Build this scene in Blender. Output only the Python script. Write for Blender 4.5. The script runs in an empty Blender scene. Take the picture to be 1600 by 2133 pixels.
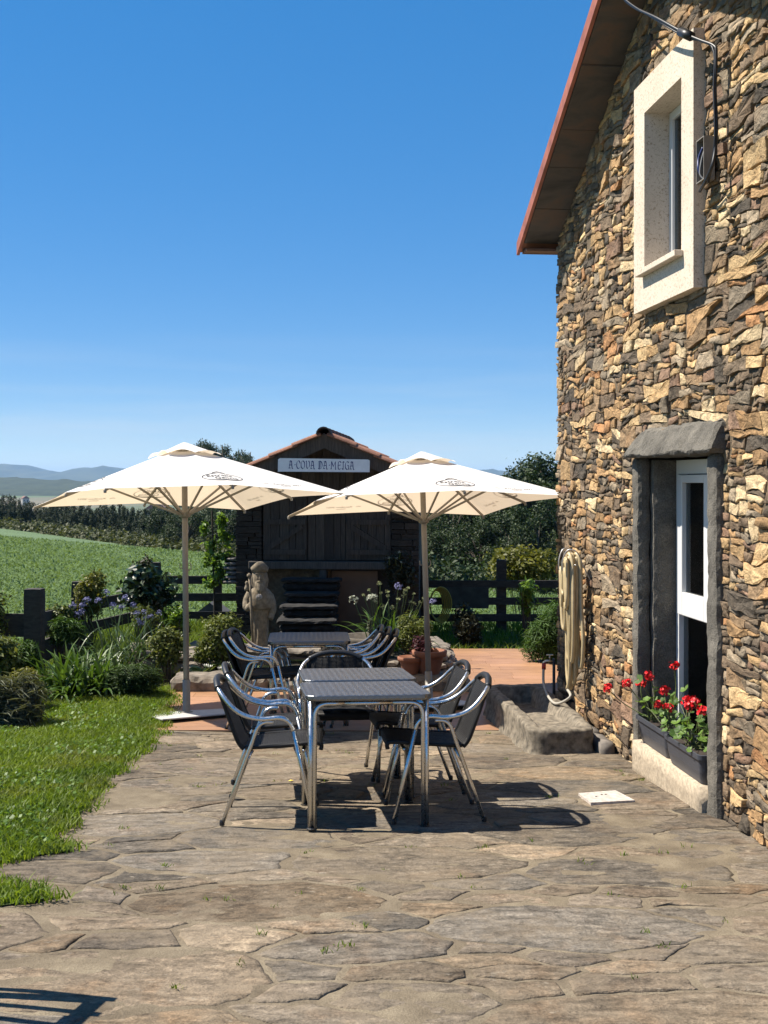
import bpy, math, random
import numpy as np
from mathutils import Vector, Matrix, noise as mnoise

# ------------------------------------------------------------------ camera, sky, sun, exposure
scene = bpy.context.scene
COL = scene.collection
R = math.radians

FPX, YH, CAMZ = 2400.0, 1002.0, 2.1          # focal length and horizon measured on a 1600 px wide frame
cam_d = bpy.data.cameras.new('camera')
cam = bpy.data.objects.new('camera', cam_d); COL.objects.link(cam)
cam.location = (0, 0, CAMZ); cam.rotation_euler = (R(90), 0, 0)
cam_d.sensor_fit = 'HORIZONTAL'; cam_d.sensor_width = 36.0
cam_d.lens = 36.0 * FPX / 1600.0
cam_d.shift_y = -(1066.5 - YH) / 1600.0
cam_d.clip_start = 0.05; cam_d.clip_end = 30000
scene.camera = cam

SUN_EL = R(55.0)
SUN_H = (-0.985, 0.172)                        # horizontal direction towards the sun (left, slightly ahead)
world = bpy.data.worlds.new('World'); scene.world = world; world.use_nodes = True
wn = world.node_tree; wn.nodes.clear()
sky = wn.nodes.new('ShaderNodeTexSky'); sky.sky_type = 'NISHITA'; sky.sun_disc = False
sky.sun_elevation = SUN_EL
sky.sun_rotation = math.atan2(SUN_H[0], SUN_H[1])
sky.altitude = 5000; sky.air_density = 1.0; sky.dust_density = 0.0; sky.ozone_density = 2.0
bg = wn.nodes.new('ShaderNodeBackground'); bg.inputs['Strength'].default_value = 0.10
wo = wn.nodes.new('ShaderNodeOutputWorld')
gm = wn.nodes.new('ShaderNodeGamma'); gm.inputs['Gamma'].default_value = 0.40           # the phone's flat, vivid rendering of a clear sky
hs = wn.nodes.new('ShaderNodeHueSaturation'); hs.inputs['Hue'].default_value = 0.507; hs.inputs['Saturation'].default_value = 2.35; hs.inputs['Value'].default_value = 2.0
wn.links.new(sky.outputs[0], gm.inputs[0]); wn.links.new(gm.outputs[0], hs.inputs['Color'])
tcw = wn.nodes.new('ShaderNodeTexCoord'); mpw = wn.nodes.new('ShaderNodeMapping'); mpw.inputs['Scale'].default_value = (2.2, 2.2, 30)      # faint veils of high cloud low over the horizon, all the way round
nzw = wn.nodes.new('ShaderNodeTexNoise'); nzw.inputs['Scale'].default_value = 1.6; nzw.inputs['Detail'].default_value = 6; nzw.inputs['Roughness'].default_value = 0.55
rpw = wn.nodes.new('ShaderNodeValToRGB'); rpw.color_ramp.elements[0].position = 0.44; rpw.color_ramp.elements[1].position = 0.78; rpw.color_ramp.elements[1].color = (0.55, 0.55, 0.55, 1)
spw = wn.nodes.new('ShaderNodeSeparateXYZ'); elw = wn.nodes.new('ShaderNodeValToRGB'); elw.color_ramp.elements[0].position = 0.0; elw.color_ramp.elements[0].color = (1, 1, 1, 1); elw.color_ramp.elements[1].position = 0.13; elw.color_ramp.elements[1].color = (0, 0, 0, 1)
mlw = wn.nodes.new('ShaderNodeMath'); mlw.operation = 'MULTIPLY'; mxw = wn.nodes.new('ShaderNodeMix'); mxw.data_type = 'RGBA'; mxw.inputs[7].default_value = (3.4, 3.75, 4.1, 1)
wn.links.new(tcw.outputs['Generated'], mpw.inputs[0]); wn.links.new(mpw.outputs[0], nzw.inputs['Vector']); wn.links.new(nzw.outputs['Fac'], rpw.inputs[0])
wn.links.new(tcw.outputs['Generated'], spw.inputs[0]); wn.links.new(spw.outputs['Z'], elw.inputs[0]); wn.links.new(rpw.outputs[0], mlw.inputs[0]); wn.links.new(elw.outputs[0], mlw.inputs[1])
wn.links.new(mlw.outputs[0], mxw.inputs[0]); wn.links.new(hs.outputs[0], mxw.inputs[6]); wn.links.new(mxw.outputs[2], bg.inputs[0]); wn.links.new(bg.outputs[0], wo.inputs[0])

sun_d = bpy.data.lights.new('sun', 'SUN'); sun_d.energy = 5.0; sun_d.angle = R(0.53); sun_d.color = (1.0, 0.92, 0.80)
sun = bpy.data.objects.new('sun', sun_d); COL.objects.link(sun)
sdir = Vector((SUN_H[0] * math.cos(SUN_EL), SUN_H[1] * math.cos(SUN_EL), math.sin(SUN_EL)))
sun.rotation_euler = sdir.to_track_quat('Z', 'Y').to_euler()
sun.location = sdir * 50

scene.view_settings.view_transform = 'Standard'; scene.view_settings.look = 'None'
scene.view_settings.exposure = 1.08; scene.view_settings.gamma = 1.0; scene.view_settings.use_curve_mapping = False
scene.cycles.use_denoising = True
scene.cycles.max_bounces = 8; scene.cycles.diffuse_bounces = 2; scene.cycles.transparent_max_bounces = 12; scene.cycles.volume_bounces = 0

# ------------------------------------------------------------------ helpers
rng = np.random.default_rng(7)
random.seed(11)

def gz(y):
    """height of the paved yard: it falls gently away from the camera, then levels out"""
    t = 10.0 - y
    return 0.05 * (t if t > 0.6 else (t + 0.6) ** 2 / 2.4 if t > -0.6 else 0.0)

def G(px, py):
    """ground point that the photograph shows at pixel px, py"""
    k = (py - YH) / FPX
    y = 1.6 / (k - 0.05) if k > 0.21 else CAMZ / k
    return ((px - 800.0) / FPX * y, y)

def at(px, py, y):
    """point at distance y seen at pixel px, py"""
    return ((px - 800.0) / FPX * y, y, CAMZ + (YH - py) / FPX * y)

def tag(o, label=None, cat=None, group=None, kind=None):
    if label: o['label'] = label
    if cat: o['category'] = cat
    if group: o['group'] = group
    if kind: o['kind'] = kind
    return o

def thing(name, label, cat, loc=(0, 0, 0), rotz=0.0, group=None):
    o = bpy.data.objects.new(name, None); COL.objects.link(o)
    o.location = loc; o.rotation_euler = (0, 0, rotz); o.empty_display_size = 0.2
    return tag(o, label, cat, group)

def link_mesh(name, me, parent=None, mat=None):
    if mat is not None and not me.materials: me.materials.append(mat)
    o = bpy.data.objects.new(name, me); COL.objects.link(o)
    if parent is not None: o.parent = parent
    return o

def np_mesh(name, v, f, cols=None, smooth=False, mat=None):
    """fast mesh from an (n,3) array and an (m,3|4) face array; cols is (n,3)"""
    v = np.asarray(v, np.float32); f = np.asarray(f, np.int32)
    me = bpy.data.meshes.new(name)
    k = f.shape[1]
    me.vertices.add(len(v)); me.vertices.foreach_set('co', v.ravel())
    me.loops.add(f.size); me.loops.foreach_set('vertex_index', f.ravel())
    me.polygons.add(len(f))
    me.polygons.foreach_set('loop_start', np.arange(0, f.size, k, dtype=np.int32))
    me.polygons.foreach_set('loop_total', np.full(len(f), k, np.int32))
    if smooth: me.polygons.foreach_set('use_smooth', np.ones(len(f), bool))
    me.update(calc_edges=True)
    if cols is not None:
        a = me.attributes.new('tint', 'FLOAT_COLOR', 'POINT')
        c4 = np.ones((len(v), 4), np.float32); c4[:, :3] = cols
        a.data.foreach_set('color', c4.ravel())
    if mat is not None: me.materials.append(mat)
    return me

class MB:
    """collects shapes for ONE mesh object"""
    def __init__(self): self.v = []; self.f = []; self.c = []; self.col = None
    def add(self, vs, fs):
        o = len(self.v); self.v += [tuple(p) for p in vs]; self.f += [tuple(i + o for i in q) for q in fs]
        if self.col is not None: self.c += [self.col] * len(vs)
        return self
    def box(self, x0, x1, y0, y1, z0, z1, m=None):
        vs = [(x, y, z) for z in (z0, z1) for y in (y0, y1) for x in (x0, x1)]
        if m is not None: vs = [m @ Vector(p) for p in vs]
        return self.add(vs, [(0, 2, 3, 1), (4, 5, 7, 6), (0, 1, 5, 4), (1, 3, 7, 5), (3, 2, 6, 7), (2, 0, 4, 6)])
    def bar(self, a, b, w, h, up=(0, 0, 1)):
        a, b = Vector(a), Vector(b); d = (b - a).normalized(); u = Vector(up)
        s = d.cross(u).normalized() * (w / 2); t = s.cross(d).normalized() * (h / 2)
        vs = [a - s - t, a + s - t, a + s + t, a - s + t, b - s - t, b + s - t, b + s + t, b - s + t]
        return self.add(vs, [(0, 1, 2, 3), (7, 6, 5, 4), (0, 4, 5, 1), (1, 5, 6, 2), (2, 6, 7, 3), (3, 7, 4, 0)])
    def tube(self, pts, r, n=8, caps=True):
        pts = [Vector(p) for p in pts]; m = len(pts)
        rr = r if isinstance(r, (list, tuple)) else [r] * m
        tang = [((pts[min(i + 1, m - 1)] - pts[max(i - 1, 0)]).normalized() or Vector((0, 0, 1))) for i in range(m)]
        ref = Vector((0, 0, 1)) if abs(tang[0].z) < 0.9 else Vector((1, 0, 0))
        nrm = (ref - tang[0] * ref.dot(tang[0])).normalized(); vs = []
        for i in range(m):
            nrm = (nrm - tang[i] * nrm.dot(tang[i])).normalized(); bn = tang[i].cross(nrm)
            for k in range(n):
                a = 2 * math.pi * k / n
                vs.append(pts[i] + (nrm * math.cos(a) + bn * math.sin(a)) * rr[i])
        fs = [(i * n + k, i * n + (k + 1) % n, (i + 1) * n + (k + 1) % n, (i + 1) * n + k) for i in range(m - 1) for k in range(n)]
        if caps: fs += [tuple(reversed(range(n))), tuple((m - 1) * n + k for k in range(n))]
        return self.add(vs, fs)
    def lathe(self, prof, n=16, c=(0, 0, 0), sx=1.0, sy=1.0, closed=True):
        vs = [(c[0] + r * math.cos(2 * math.pi * k / n) * sx, c[1] + r * math.sin(2 * math.pi * k / n) * sy, c[2] + z) for r, z in prof for k in range(n)]
        m = len(prof)
        fs = [(i * n + k, i * n + (k + 1) % n, (i + 1) * n + (k + 1) % n, (i + 1) * n + k) for i in range(m - 1) for k in range(n)]
        if closed: fs += [tuple(reversed(range(n))), tuple((m - 1) * n + k for k in range(n))]
        return self.add(vs, fs)
    def prism(self, poly, axis_fn, t0, t1):
        """extrude polygon poly of (p,q) between t0 and t1; axis_fn(p,q,t) gives the point"""
        n = len(poly)
        vs = [axis_fn(p, q, t0) for p, q in poly] + [axis_fn(p, q, t1) for p, q in poly]
        fs = [tuple(reversed(range(n))), tuple(range(n, 2 * n))] + [(i, (i + 1) % n, n + (i + 1) % n, n + i) for i in range(n)]
        return self.add(vs, fs)
    def mesh(self, name, mat=None, smooth=False):
        me = bpy.data.meshes.new(name); me.from_pydata(self.v, [], self.f); me.update()
        if smooth: me.polygons.foreach_set('use_smooth', np.ones(len(me.polygons), bool))
        if self.c:
            a = me.attributes.new('tint', 'FLOAT_COLOR', 'POINT')
            a.data.foreach_set('color', np.array([(c[0], c[1], c[2], 1.0) for c in self.c], np.float32).ravel())
        if mat is not None: me.materials.append(mat)
        return me
    def build(self, name, mat, parent=None, smooth=False, bevel=0.0):
        o = link_mesh(name, self.mesh(name, mat, smooth), parent)
        if bevel:
            b = o.modifiers.new('bevel', 'BEVEL'); b.width = bevel; b.segments = 2; b.limit_method = 'ANGLE'
        return o

def crom(pts, k=4):
    """Catmull-Rom smoothing of a path"""
    P = [Vector(p) for p in pts]; out = []
    for i in range(len(P) - 1):
        p0, p1, p2, p3 = P[max(i - 1, 0)], P[i], P[i + 1], P[min(i + 2, len(P) - 1)]
        for j in range(k):
            t = j / k
            out.append(0.5 * ((2 * p1) + (p2 - p0) * t + (2 * p0 - 5 * p1 + 4 * p2 - p3) * t * t + (3 * p1 - p0 - 3 * p2 + p3) * t ** 3))
    return out + [P[-1]]

def fillet(pts, rad, k=4):
    """round the corners of a polyline"""
    P = [Vector(p) for p in pts]; out = [P[0]]
    for i in range(1, len(P) - 1):
        a, b = P[i - 1] - P[i], P[i + 1] - P[i]
        r = min(rad, a.length * 0.49, b.length * 0.49)
        s, e = P[i] + a.normalized() * r, P[i] + b.normalized() * r
        for j in range(k + 1):
            t = j / k; out.append(s * (1 - t) ** 2 + P[i] * 2 * t * (1 - t) + e * t * t)
    return out + [P[-1]]

def copy_tree(o, parent=None):
    c = o.copy(); COL.objects.link(c); c.parent = parent
    for ch in [x for x in bpy.data.objects if x.parent is o]: copy_tree(ch, c)
    return c

# ------------------------------------------------------------------ materials
KA = 0.82            # overall depth of the painted and mineral colours
def new_mat(name):
    m = bpy.data.materials.new(name); m.use_nodes = True
    nt = m.node_tree; b = nt.nodes['Principled BSDF']
    return m, nt, b

def N(nt, typ, **kw):
    n = nt.nodes.new(typ)
    for k, v in kw.items():
        if k in n.inputs: n.inputs[k].default_value = v
        else: setattr(n, k, v)
    return n

def ramp(nt, fac, stops):
    r = nt.nodes.new('ShaderNodeValToRGB'); e = r.color_ramp.elements
    while len(e) < len(stops): e.new(0.5)
    for x, (p, c) in zip(e, stops): x.position = p; x.color = (c[0], c[1], c[2], 1)
    nt.links.new(fac, r.inputs[0]); return r.outputs[0]

def mixc(nt, typ, fac, a, b):
    m = nt.nodes.new('ShaderNodeMix'); m.data_type = 'RGBA'; m.blend_type = typ
    for s, v in ((m.inputs[0], fac), (m.inputs[6], a), (m.inputs[7], b)):
        if hasattr(v, 'is_linked'): nt.links.new(v, s)
        elif isinstance(v, (int, float)): s.default_value = v
        else: s.default_value = (v[0], v[1], v[2], 1)
    return m.outputs[2]

def coords(nt, kind='Object', scale=(1, 1, 1)):
    tc = nt.nodes.new('ShaderNodeTexCoord'); mp = nt.nodes.new('ShaderNodeMapping'); mp.inputs['Scale'].default_value = scale
    nt.links.new(tc.outputs[kind], mp.inputs[0]); return mp.outputs[0]

def wcoords(nt, scale=(1, 1, 1)):
    g = nt.nodes.new('ShaderNodeNewGeometry'); mp = nt.nodes.new('ShaderNodeMapping'); mp.inputs['Scale'].default_value = scale
    nt.links.new(g.outputs['Position'], mp.inputs[0]); return mp.outputs[0]

def noise(nt, vec, scale, detail=5, rough=0.55, dist=0.0):
    n = N(nt, 'ShaderNodeTexNoise'); n.inputs['Scale'].default_value = scale; n.inputs['Detail'].default_value = detail
    n.inputs['Roughness'].default_value = rough; n.inputs['Distortion'].default_value = dist
    if vec is not None: nt.links.new(vec, n.inputs['Vector'])
    return n.outputs['Fac']

def bump(nt, b, h, strength=0.5, dist=0.01, prev=None):
    n = N(nt, 'ShaderNodeBump'); n.inputs['Strength'].default_value = strength; n.inputs['Distance'].default_value = dist
    nt.links.new(h, n.inputs['Height'])
    if prev is not None: nt.links.new(prev, n.inputs['Normal'])
    nt.links.new(n.outputs[0], b.inputs['Normal']); return n.outputs[0]

def simple(name, color, rough=0.6, metal=0.0, var=0.0, vscale=30, bmp=0.0, spec=0.5):
    m, nt, b = new_mat(name)
    b.inputs['Roughness'].default_value = rough; b.inputs['Metallic'].default_value = metal
    b.inputs['Specular IOR Level'].default_value = spec
    if not metal: color = tuple(c * KA for c in color)
    if var or bmp:
        h = noise(nt, coords(nt), vscale)
        lo = [c * (1 - var) for c in color]; hi = [min(1, c * (1 + var)) for c in color]
        nt.links.new(ramp(nt, h, [(0.3, lo), (0.7, hi)]), b.inputs['Base Color'])
        if bmp: bump(nt, b, h, bmp, 0.004)
    else: b.inputs['Base Color'].default_value = (*color, 1)
    return m

def tinted_stone(name, streak=(1, 1, 3), grain=60, contrast=0.55, bmp=0.7, lichen=0.0, bdist=0.012, dust=None):
    """rock whose own colour is carried by the piece (tint), with strata, grain and lichen"""
    m, nt, b = new_mat(name)
    at_ = N(nt, 'ShaderNodeAttribute', attribute_name='tint')
    w = wcoords(nt); ws = wcoords(nt, streak)
    own = mixc(nt, 'MULTIPLY', 1.0, at_.outputs['Color'], (KA,) * 3)
    n1 = noise(nt, ws, 9, 6, 0.62, 0.6); n2 = noise(nt, w, grain, 4, 0.6)
    c = mixc(nt, 'MULTIPLY', 1.0, own, ramp(nt, n1, [(0.28, (1 - contrast,) * 3), (0.5, (0.95,) * 3), (0.72, (1 + contrast * 0.5,) * 3)]))
    c = mixc(nt, 'MULTIPLY', 0.8, c, ramp(nt, n2, [(0.3, (0.62,) * 3), (0.62, (1.12,) * 3)]))
    rust = noise(nt, w, 4.5, 4, 0.6)
    c = mixc(nt, 'MULTIPLY', ramp(nt, rust, [(0.52, (0,) * 3), (0.7, (0.38,) * 3)]), c, (1.12, 0.84, 0.6))
    if lichen:
        mot = noise(nt, w, 24, 5, 0.7)
        c = mixc(nt, 'MULTIPLY', 0.75, c, ramp(nt, mot, [(0.35, (0.55,) * 3), (0.6, (1.2,) * 3)]))
        l = noise(nt, wcoords(nt, (1, 1.8, 1)), 11, 4, 0.6)
        c = mixc(nt, 'MIX', ramp(nt, l, [(0.63, (0,) * 3), (0.69, (lichen,) * 3)]), c, (0.33, 0.285, 0.22))
    if dust:
        wx_ = noise(nt, w, 0.9, 5, 0.65, 0.5)
        c = mixc(nt, 'MULTIPLY', 1.0, c, ramp(nt, wx_, [(0.32, (0.66, 0.66, 0.67)), (0.5, (0.98,) * 3), (0.68, (1.22, 1.19, 1.14))]))
        dn = noise(nt, w, 3.1, 7, 0.7, 0.4)
        c = mixc(nt, 'MIX', ramp(nt, dn, [(0.47, (0,) * 3), (0.66, (0.8,) * 3)]), c, dust)
    nt.links.new(c, b.inputs['Base Color'])
    b.inputs['Roughness'].default_value = 0.92; b.inputs['Specular IOR Level'].default_value = 0.25
    p = bump(nt, b, n1, bmp, bdist)
    bump(nt, b, n2, bmp * 0.7, bdist * 0.3, p)
    return m

def leaf_mat(name, c_dark, c_light, trans=0.35, rough=0.5, spec=0.3, patch=None):
    """leaf colour varies from leaf to leaf (tint red channel) and light shines through"""
    m, nt, b = new_mat(name)
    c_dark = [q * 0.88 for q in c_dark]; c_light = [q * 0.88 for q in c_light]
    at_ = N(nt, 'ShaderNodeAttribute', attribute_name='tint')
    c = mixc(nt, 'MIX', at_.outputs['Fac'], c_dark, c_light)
    if patch:
        pn = noise(nt, wcoords(nt), patch[1], 4, 0.65)
        c = mixc(nt, 'MIX', ramp(nt, pn, [(0.5, (0,) * 3), (0.68, (patch[2],) * 3)]), c, patch[0])
    nt.links.new(c, b.inputs['Base Color']); b.inputs['Roughness'].default_value = rough
    b.inputs['Specular IOR Level'].default_value = spec
    if trans:
        t = N(nt, 'ShaderNodeBsdfTranslucent')
        nt.links.new(mixc(nt, 'MULTIPLY', 1.0, c, (1.25, 1.2, 0.55)), t.inputs['Color'])
        mx = N(nt, 'ShaderNodeMixShader'); mx.inputs[0].default_value = trans
        nt.links.new(b.outputs[0], mx.inputs[1]); nt.links.new(t.outputs[0], mx.inputs[2])
        nt.links.new(mx.outputs[0], nt.nodes['Material Output'].inputs[0])
    return m

# ------------------------------------------------------------------ packing of irregular stones
def clip_poly(poly, nx, ny, d):
    """keep the part of a convex polygon where nx*x+ny*y <= d"""
    out = []; n = len(poly)
    for i in range(n):
        p, q = poly[i], poly[(i + 1) % n]
        a = nx * p[0] + ny * p[1] - d; b = nx * q[0] + ny * q[1] - d
        if a <= 0: out.append(p)
        if (a < 0 < b) or (b < 0 < a):
            t = a / (a - b); out.append((p[0] + (q[0] - p[0]) * t, p[1] + (q[1] - p[1]) * t))
    return out

def poly_area(p): return 0.5 * sum(p[i][0] * p[(i + 1) % len(p)][1] - p[(i + 1) % len(p)][0] * p[i][1] for i in range(len(p)))

def pack(x0, x1, y0, y1, sizes, ax, rnd, tilt=0.0):
    """power diagram over dart-thrown seeds; sizes = [(radius, tries), ...]; ax stretches along x"""
    X, Y, Q = [], [], []
    gx = {}
    cell = max(s for s, _ in sizes) * 2
    for rad, tries in sizes:
        for _ in range(tries):
            x, y = rnd.uniform(x0, x1) / ax, rnd.uniform(y0, y1); r = rad * rnd.uniform(0.8, 1.2)
            ci, cj = int(x // cell), int(y // cell); ok = True
            for i in (ci - 1, ci, ci + 1):
                for j in (cj - 1, cj, cj + 1):
                    for k in gx.get((i, j), ()):
                        if (X[k] - x) ** 2 + (Y[k] - y) ** 2 < (0.93 * (r + Q[k])) ** 2: ok = False; break
                    if not ok: break
                if not ok: break
            if ok:
                gx.setdefault((ci, cj), []).append(len(X)); X.append(x); Y.append(y); Q.append(r)
    cells = []
    for k in range(len(X)):
        x, y, r = X[k], Y[k], Q[k]; B = r * 3.2
        poly = [(x - B, y - B), (x + B, y - B), (x + B, y + B), (x - B, y + B)]
        ci, cj = int(x // cell), int(y // cell)
        for i in (ci - 2, ci - 1, ci, ci + 1, ci + 2):
            for j in (cj - 2, cj - 1, cj, cj + 1, cj + 2):
                for m in gx.get((i, j), ()):
                    if m == k: continue
                    dx, dy = X[m] - x, Y[m] - y; dd = dx * dx + dy * dy
                    if dd > (B * 2 + Q[m]) ** 2: continue
                    t = (dd + r * r - Q[m] ** 2) / 2 + dx * x + dy * y
                    poly = clip_poly(poly, dx, dy, t)
                    if len(poly) < 3: break
                if len(poly) < 3: break
            if len(poly) < 3: break
        if len(poly) >= 3: cells.append([(p[0] * ax, p[1]) for p in poly])
    return cells

def outline(poly, gap, nmin, rnd, jit=0.08):
    """shrink a cell by the joint and roughen its edge"""
    n = len(poly); cx = sum(p[0] for p in poly) / n; cy = sum(p[1] for p in poly) / n
    per = sum(math.dist(poly[i], poly[(i + 1) % n]) for i in range(n))
    out = []
    for i in range(n):
        p, q = poly[i], poly[(i + 1) % n]; L = math.dist(p, q)
        k = max(1, round(nmin * L / per))
        for j in range(k):
            t = (j + (rnd.uniform(-0.25, 0.25) if j else 0.0)) / k
            out.append((p[0] + (q[0] - p[0]) * t, p[1] + (q[1] - p[1]) * t))
    res = []
    for i, p in enumerate(out):                       # cut the sharp corners, then shrink
        a, b = out[i - 1], out[(i + 1) % len(out)]
        sx, sy = p[0] * 0.9 + (a[0] + b[0]) * 0.05, p[1] * 0.9 + (a[1] + b[1]) * 0.05
        d = math.hypot(sx - cx, sy - cy) + 1e-6
        k = max(0.35, 1 - gap / d) * (1 - abs(rnd.gauss(0, jit)))
        res.append((cx + (sx - cx) * k, cy + (sy - cy) * k))
    return res, (cx, cy)

def stone_block(poly, c, h, back, rnd, tiltamp=0.3, inset=0.14, rough=0.12, edge=0.6):
    """verts (p,q,height) and faces of a hewn stone with an uneven proud face, 5 faces per outline point"""
    n = len(poly); cx, cy = c
    size = math.sqrt(abs(poly_area(poly)) + 1e-9)
    tx, ty = rnd.gauss(0, tiltamp) * h / size, rnd.gauss(0, tiltamp) * h / size
    def hh(p, k): return h * k * (1 + rnd.gauss(0, rough)) + (p[0] - cx) * tx + (p[1] - cy) * ty
    v = [(p[0], p[1], -back) for p in poly]
    v += [(p[0], p[1], hh(p, edge)) for p in poly]
    ins = [(cx + (p[0] - cx) * (1 - inset * rnd.uniform(0.6, 1.6)), cy + (p[1] - cy) * (1 - inset * rnd.uniform(0.6, 1.6))) for p in poly]
    v += [(p[0], p[1], hh(p, 0.97)) for p in ins]
    v.append((cx + rnd.gauss(0, 0.1) * size, cy + rnd.gauss(0, 0.1) * size, h * (1.0 + rnd.gauss(0, rough))))
    f = []
    for r in (0, 1):
        for i in range(n):
            a, b = r * n + i, r * n + (i + 1) % n
            f += [(a, b, b + n), (a, b + n, a + n)]
    f += [(2 * n + i, 2 * n + (i + 1) % n, 3 * n) for i in range(n)]
    return v, f

def split_cells(cells, rnd, amin, amax, ang=0.35, flat=1.9):
    """break cells into rubble with T-joints: wide ones across, tall ones along the bed"""
    out = []; todo = list(cells)
    while todo:
        p = todo.pop()
        if len(p) < 3: continue
        A = abs(poly_area(p))
        if A < 1e-5: continue
        if A < amin * (amax / amin) ** (rnd.random() ** 0.8) * 1.0: out.append(p); continue
        xs = [q[0] for q in p]; ys = [q[1] for q in p]; w, h = max(xs) - min(xs), max(ys) - min(ys)
        cx, cy = sum(xs) / len(xs), sum(ys) / len(ys)
        cross = w > flat * h * rnd.uniform(0.7, 1.3); a = rnd.gauss(0, ang * 2.2) if cross else rnd.gauss(0, ang * 0.6) + math.pi / 2
        nx, ny = math.cos(a), math.sin(a); d = nx * (cx + w * rnd.uniform(-.2, .2)) + ny * (cy + h * rnd.uniform(-.22, .22))
        todo.append(clip_poly(p, nx, ny, d)); todo.append(clip_poly(p, -nx, -ny, -d))
    return out

def warp(p, amps):
    """shared waviness of neighbouring stone edges: amps = [(amplitude, frequency), ...]"""
    x, y = p
    for a, f in amps:
        d = mnoise.noise_vector((x * f + 3.7, y * f - 1.3, f)); x += a * d.x; y += a * d.y
    return (x, y)
def densify(poly, seg):
    out = []
    for i, p in enumerate(poly):
        q = poly[(i + 1) % len(poly)]; k = max(1, int(math.dist(p, q) / seg + 0.5))
        out += [(p[0] + (q[0] - p[0]) * j / k, p[1] + (q[1] - p[1]) * j / k) for j in range(k)]
    return out
def slab_piece(poly, c, h, back, rnd, zfun):
    """flagstone with a softly broken edge and a layered, uneven top: outline ring + 3 inner rings"""
    n = len(poly); cx, cy = c; v = [(x, y, -back) for x, y in poly]; rings = [1.0, 0.955, 0.8, 0.5]; hs = [0.15, 0.85, 1.0, 1.0]
    for k, hk in zip(rings, hs):
        for x, y in poly:
            q = (cx + (x - cx) * k, cy + (y - cy) * k); v.append((q[0], q[1], h * hk + (zfun(*q) if k < 1 else 0)))
    v.append((cx, cy, h + zfun(cx, cy))); f = []
    for r in range(len(rings)):
        for i in range(n):
            a, b = r * n + i, r * n + (i + 1) % n; f.append((a, b, b + n, a + n))
    m = len(rings) * n; f += [(m + i, m + (i + 1) % n, len(v) - 1) for i in range(n)]
    return v, f
# ------------------------------------------------------------------ ground, yard, lawn, field, hills
rnd = random.Random(3)

def grid_sheet(name, xs, ys, zf, mat, kind='structure', smooth=True):
    X, Y = np.meshgrid(xs, ys); Z = zf(X, Y)
    v = np.stack([X, Y, Z], -1).reshape(-1, 3); w = len(xs)
    i = np.arange(len(ys) - 1)[:, None] * w + np.arange(w - 1)[None, :]
    f = np.stack([i, i + 1, i + w + 1, i + w], -1).reshape(-1, 4)
    o = link_mesh(name, np_mesh(name, v, f, smooth=smooth, mat=mat)); o['kind'] = kind
    return o
gzv = np.vectorize(gz)

# mortar / sandy joints between the flagstones
m_mortar, nt, b = new_mat('sandy_joint')
w = wcoords(nt); n1 = noise(nt, w, 5, 6, 0.6); n2 = noise(nt, w, 140, 3, 0.7)
c = ramp(nt, n1, [(0.3, (0.125, 0.100, 0.070)), (0.55, (0.195, 0.160, 0.112)), (0.75, (0.26, 0.218, 0.152))])
c = mixc(nt, 'MULTIPLY', 0.8, c, ramp(nt, n2, [(0.3, (0.55,) * 3), (0.65, (1.1,) * 3)]))
nt.links.new(c, b.inputs['Base Color']); b.inputs['Roughness'].default_value = 0.97; b.inputs['Specular IOR Level'].default_value = 0.15
p = bump(nt, b, n1, 0.6, 0.03); bump(nt, b, n2, 0.8, 0.006, p)

m_soil, nt, b = new_mat('garden_soil')
w = wcoords(nt); n1 = noise(nt, w, 3, 6, 0.65); n2 = noise(nt, w, 60, 4, 0.7)
c = ramp(nt, n1, [(0.35, (0.035, 0.026, 0.017)), (0.6, (0.06, 0.05, 0.028)), (0.75, (0.045, 0.065, 0.02))])
nt.links.new(mixc(nt, 'MULTIPLY', 0.7, c, ramp(nt, n2, [(0.3, (0.5,) * 3), (0.7, (1.2,) * 3)])), b.inputs['Base Color'])
b.inputs['Roughness'].default_value = 0.95; bump(nt, b, n2, 0.8, 0.02)

m_turf, nt, b = new_mat('turf')
w = wcoords(nt); n1 = noise(nt, w, 2.2, 6, 0.6); n2 = noise(nt, w, 90, 4, 0.7)
c = ramp(nt, n1, [(0.3, (0.030, 0.060, 0.010)), (0.55, (0.055, 0.095, 0.016)), (0.75, (0.085, 0.105, 0.026))])
nt.links.new(mixc(nt, 'MULTIPLY', 0.7, c, ramp(nt, n2, [(0.3, (0.5,) * 3), (0.7, (1.2,) * 3)])), b.inputs['Base Color'])
b.inputs['Roughness'].default_value = 0.95; bump(nt, b, n2, 0.8, 0.02)

m_crop, nt, b = new_mat('crop_field')
w = wcoords(nt); n1 = noise(nt, w, 0.25, 4, 0.6); n2 = noise(nt, w, 9, 5, 0.75)
c = ramp(nt, n2, [(0.3, (0.075, 0.120, 0.046)), (0.52, (0.105, 0.170, 0.062)), (0.7, (0.140, 0.215, 0.082))])
nt.links.new(mixc(nt, 'MULTIPLY', 0.6, c, ramp(nt, n1, [(0.3, (0.75,) * 3), (0.7, (1.1,) * 3)])), b.inputs['Base Color'])
b.inputs['Roughness'].default_value = 0.85; bump(nt, b, n2, 1.0, 0.12)

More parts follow.
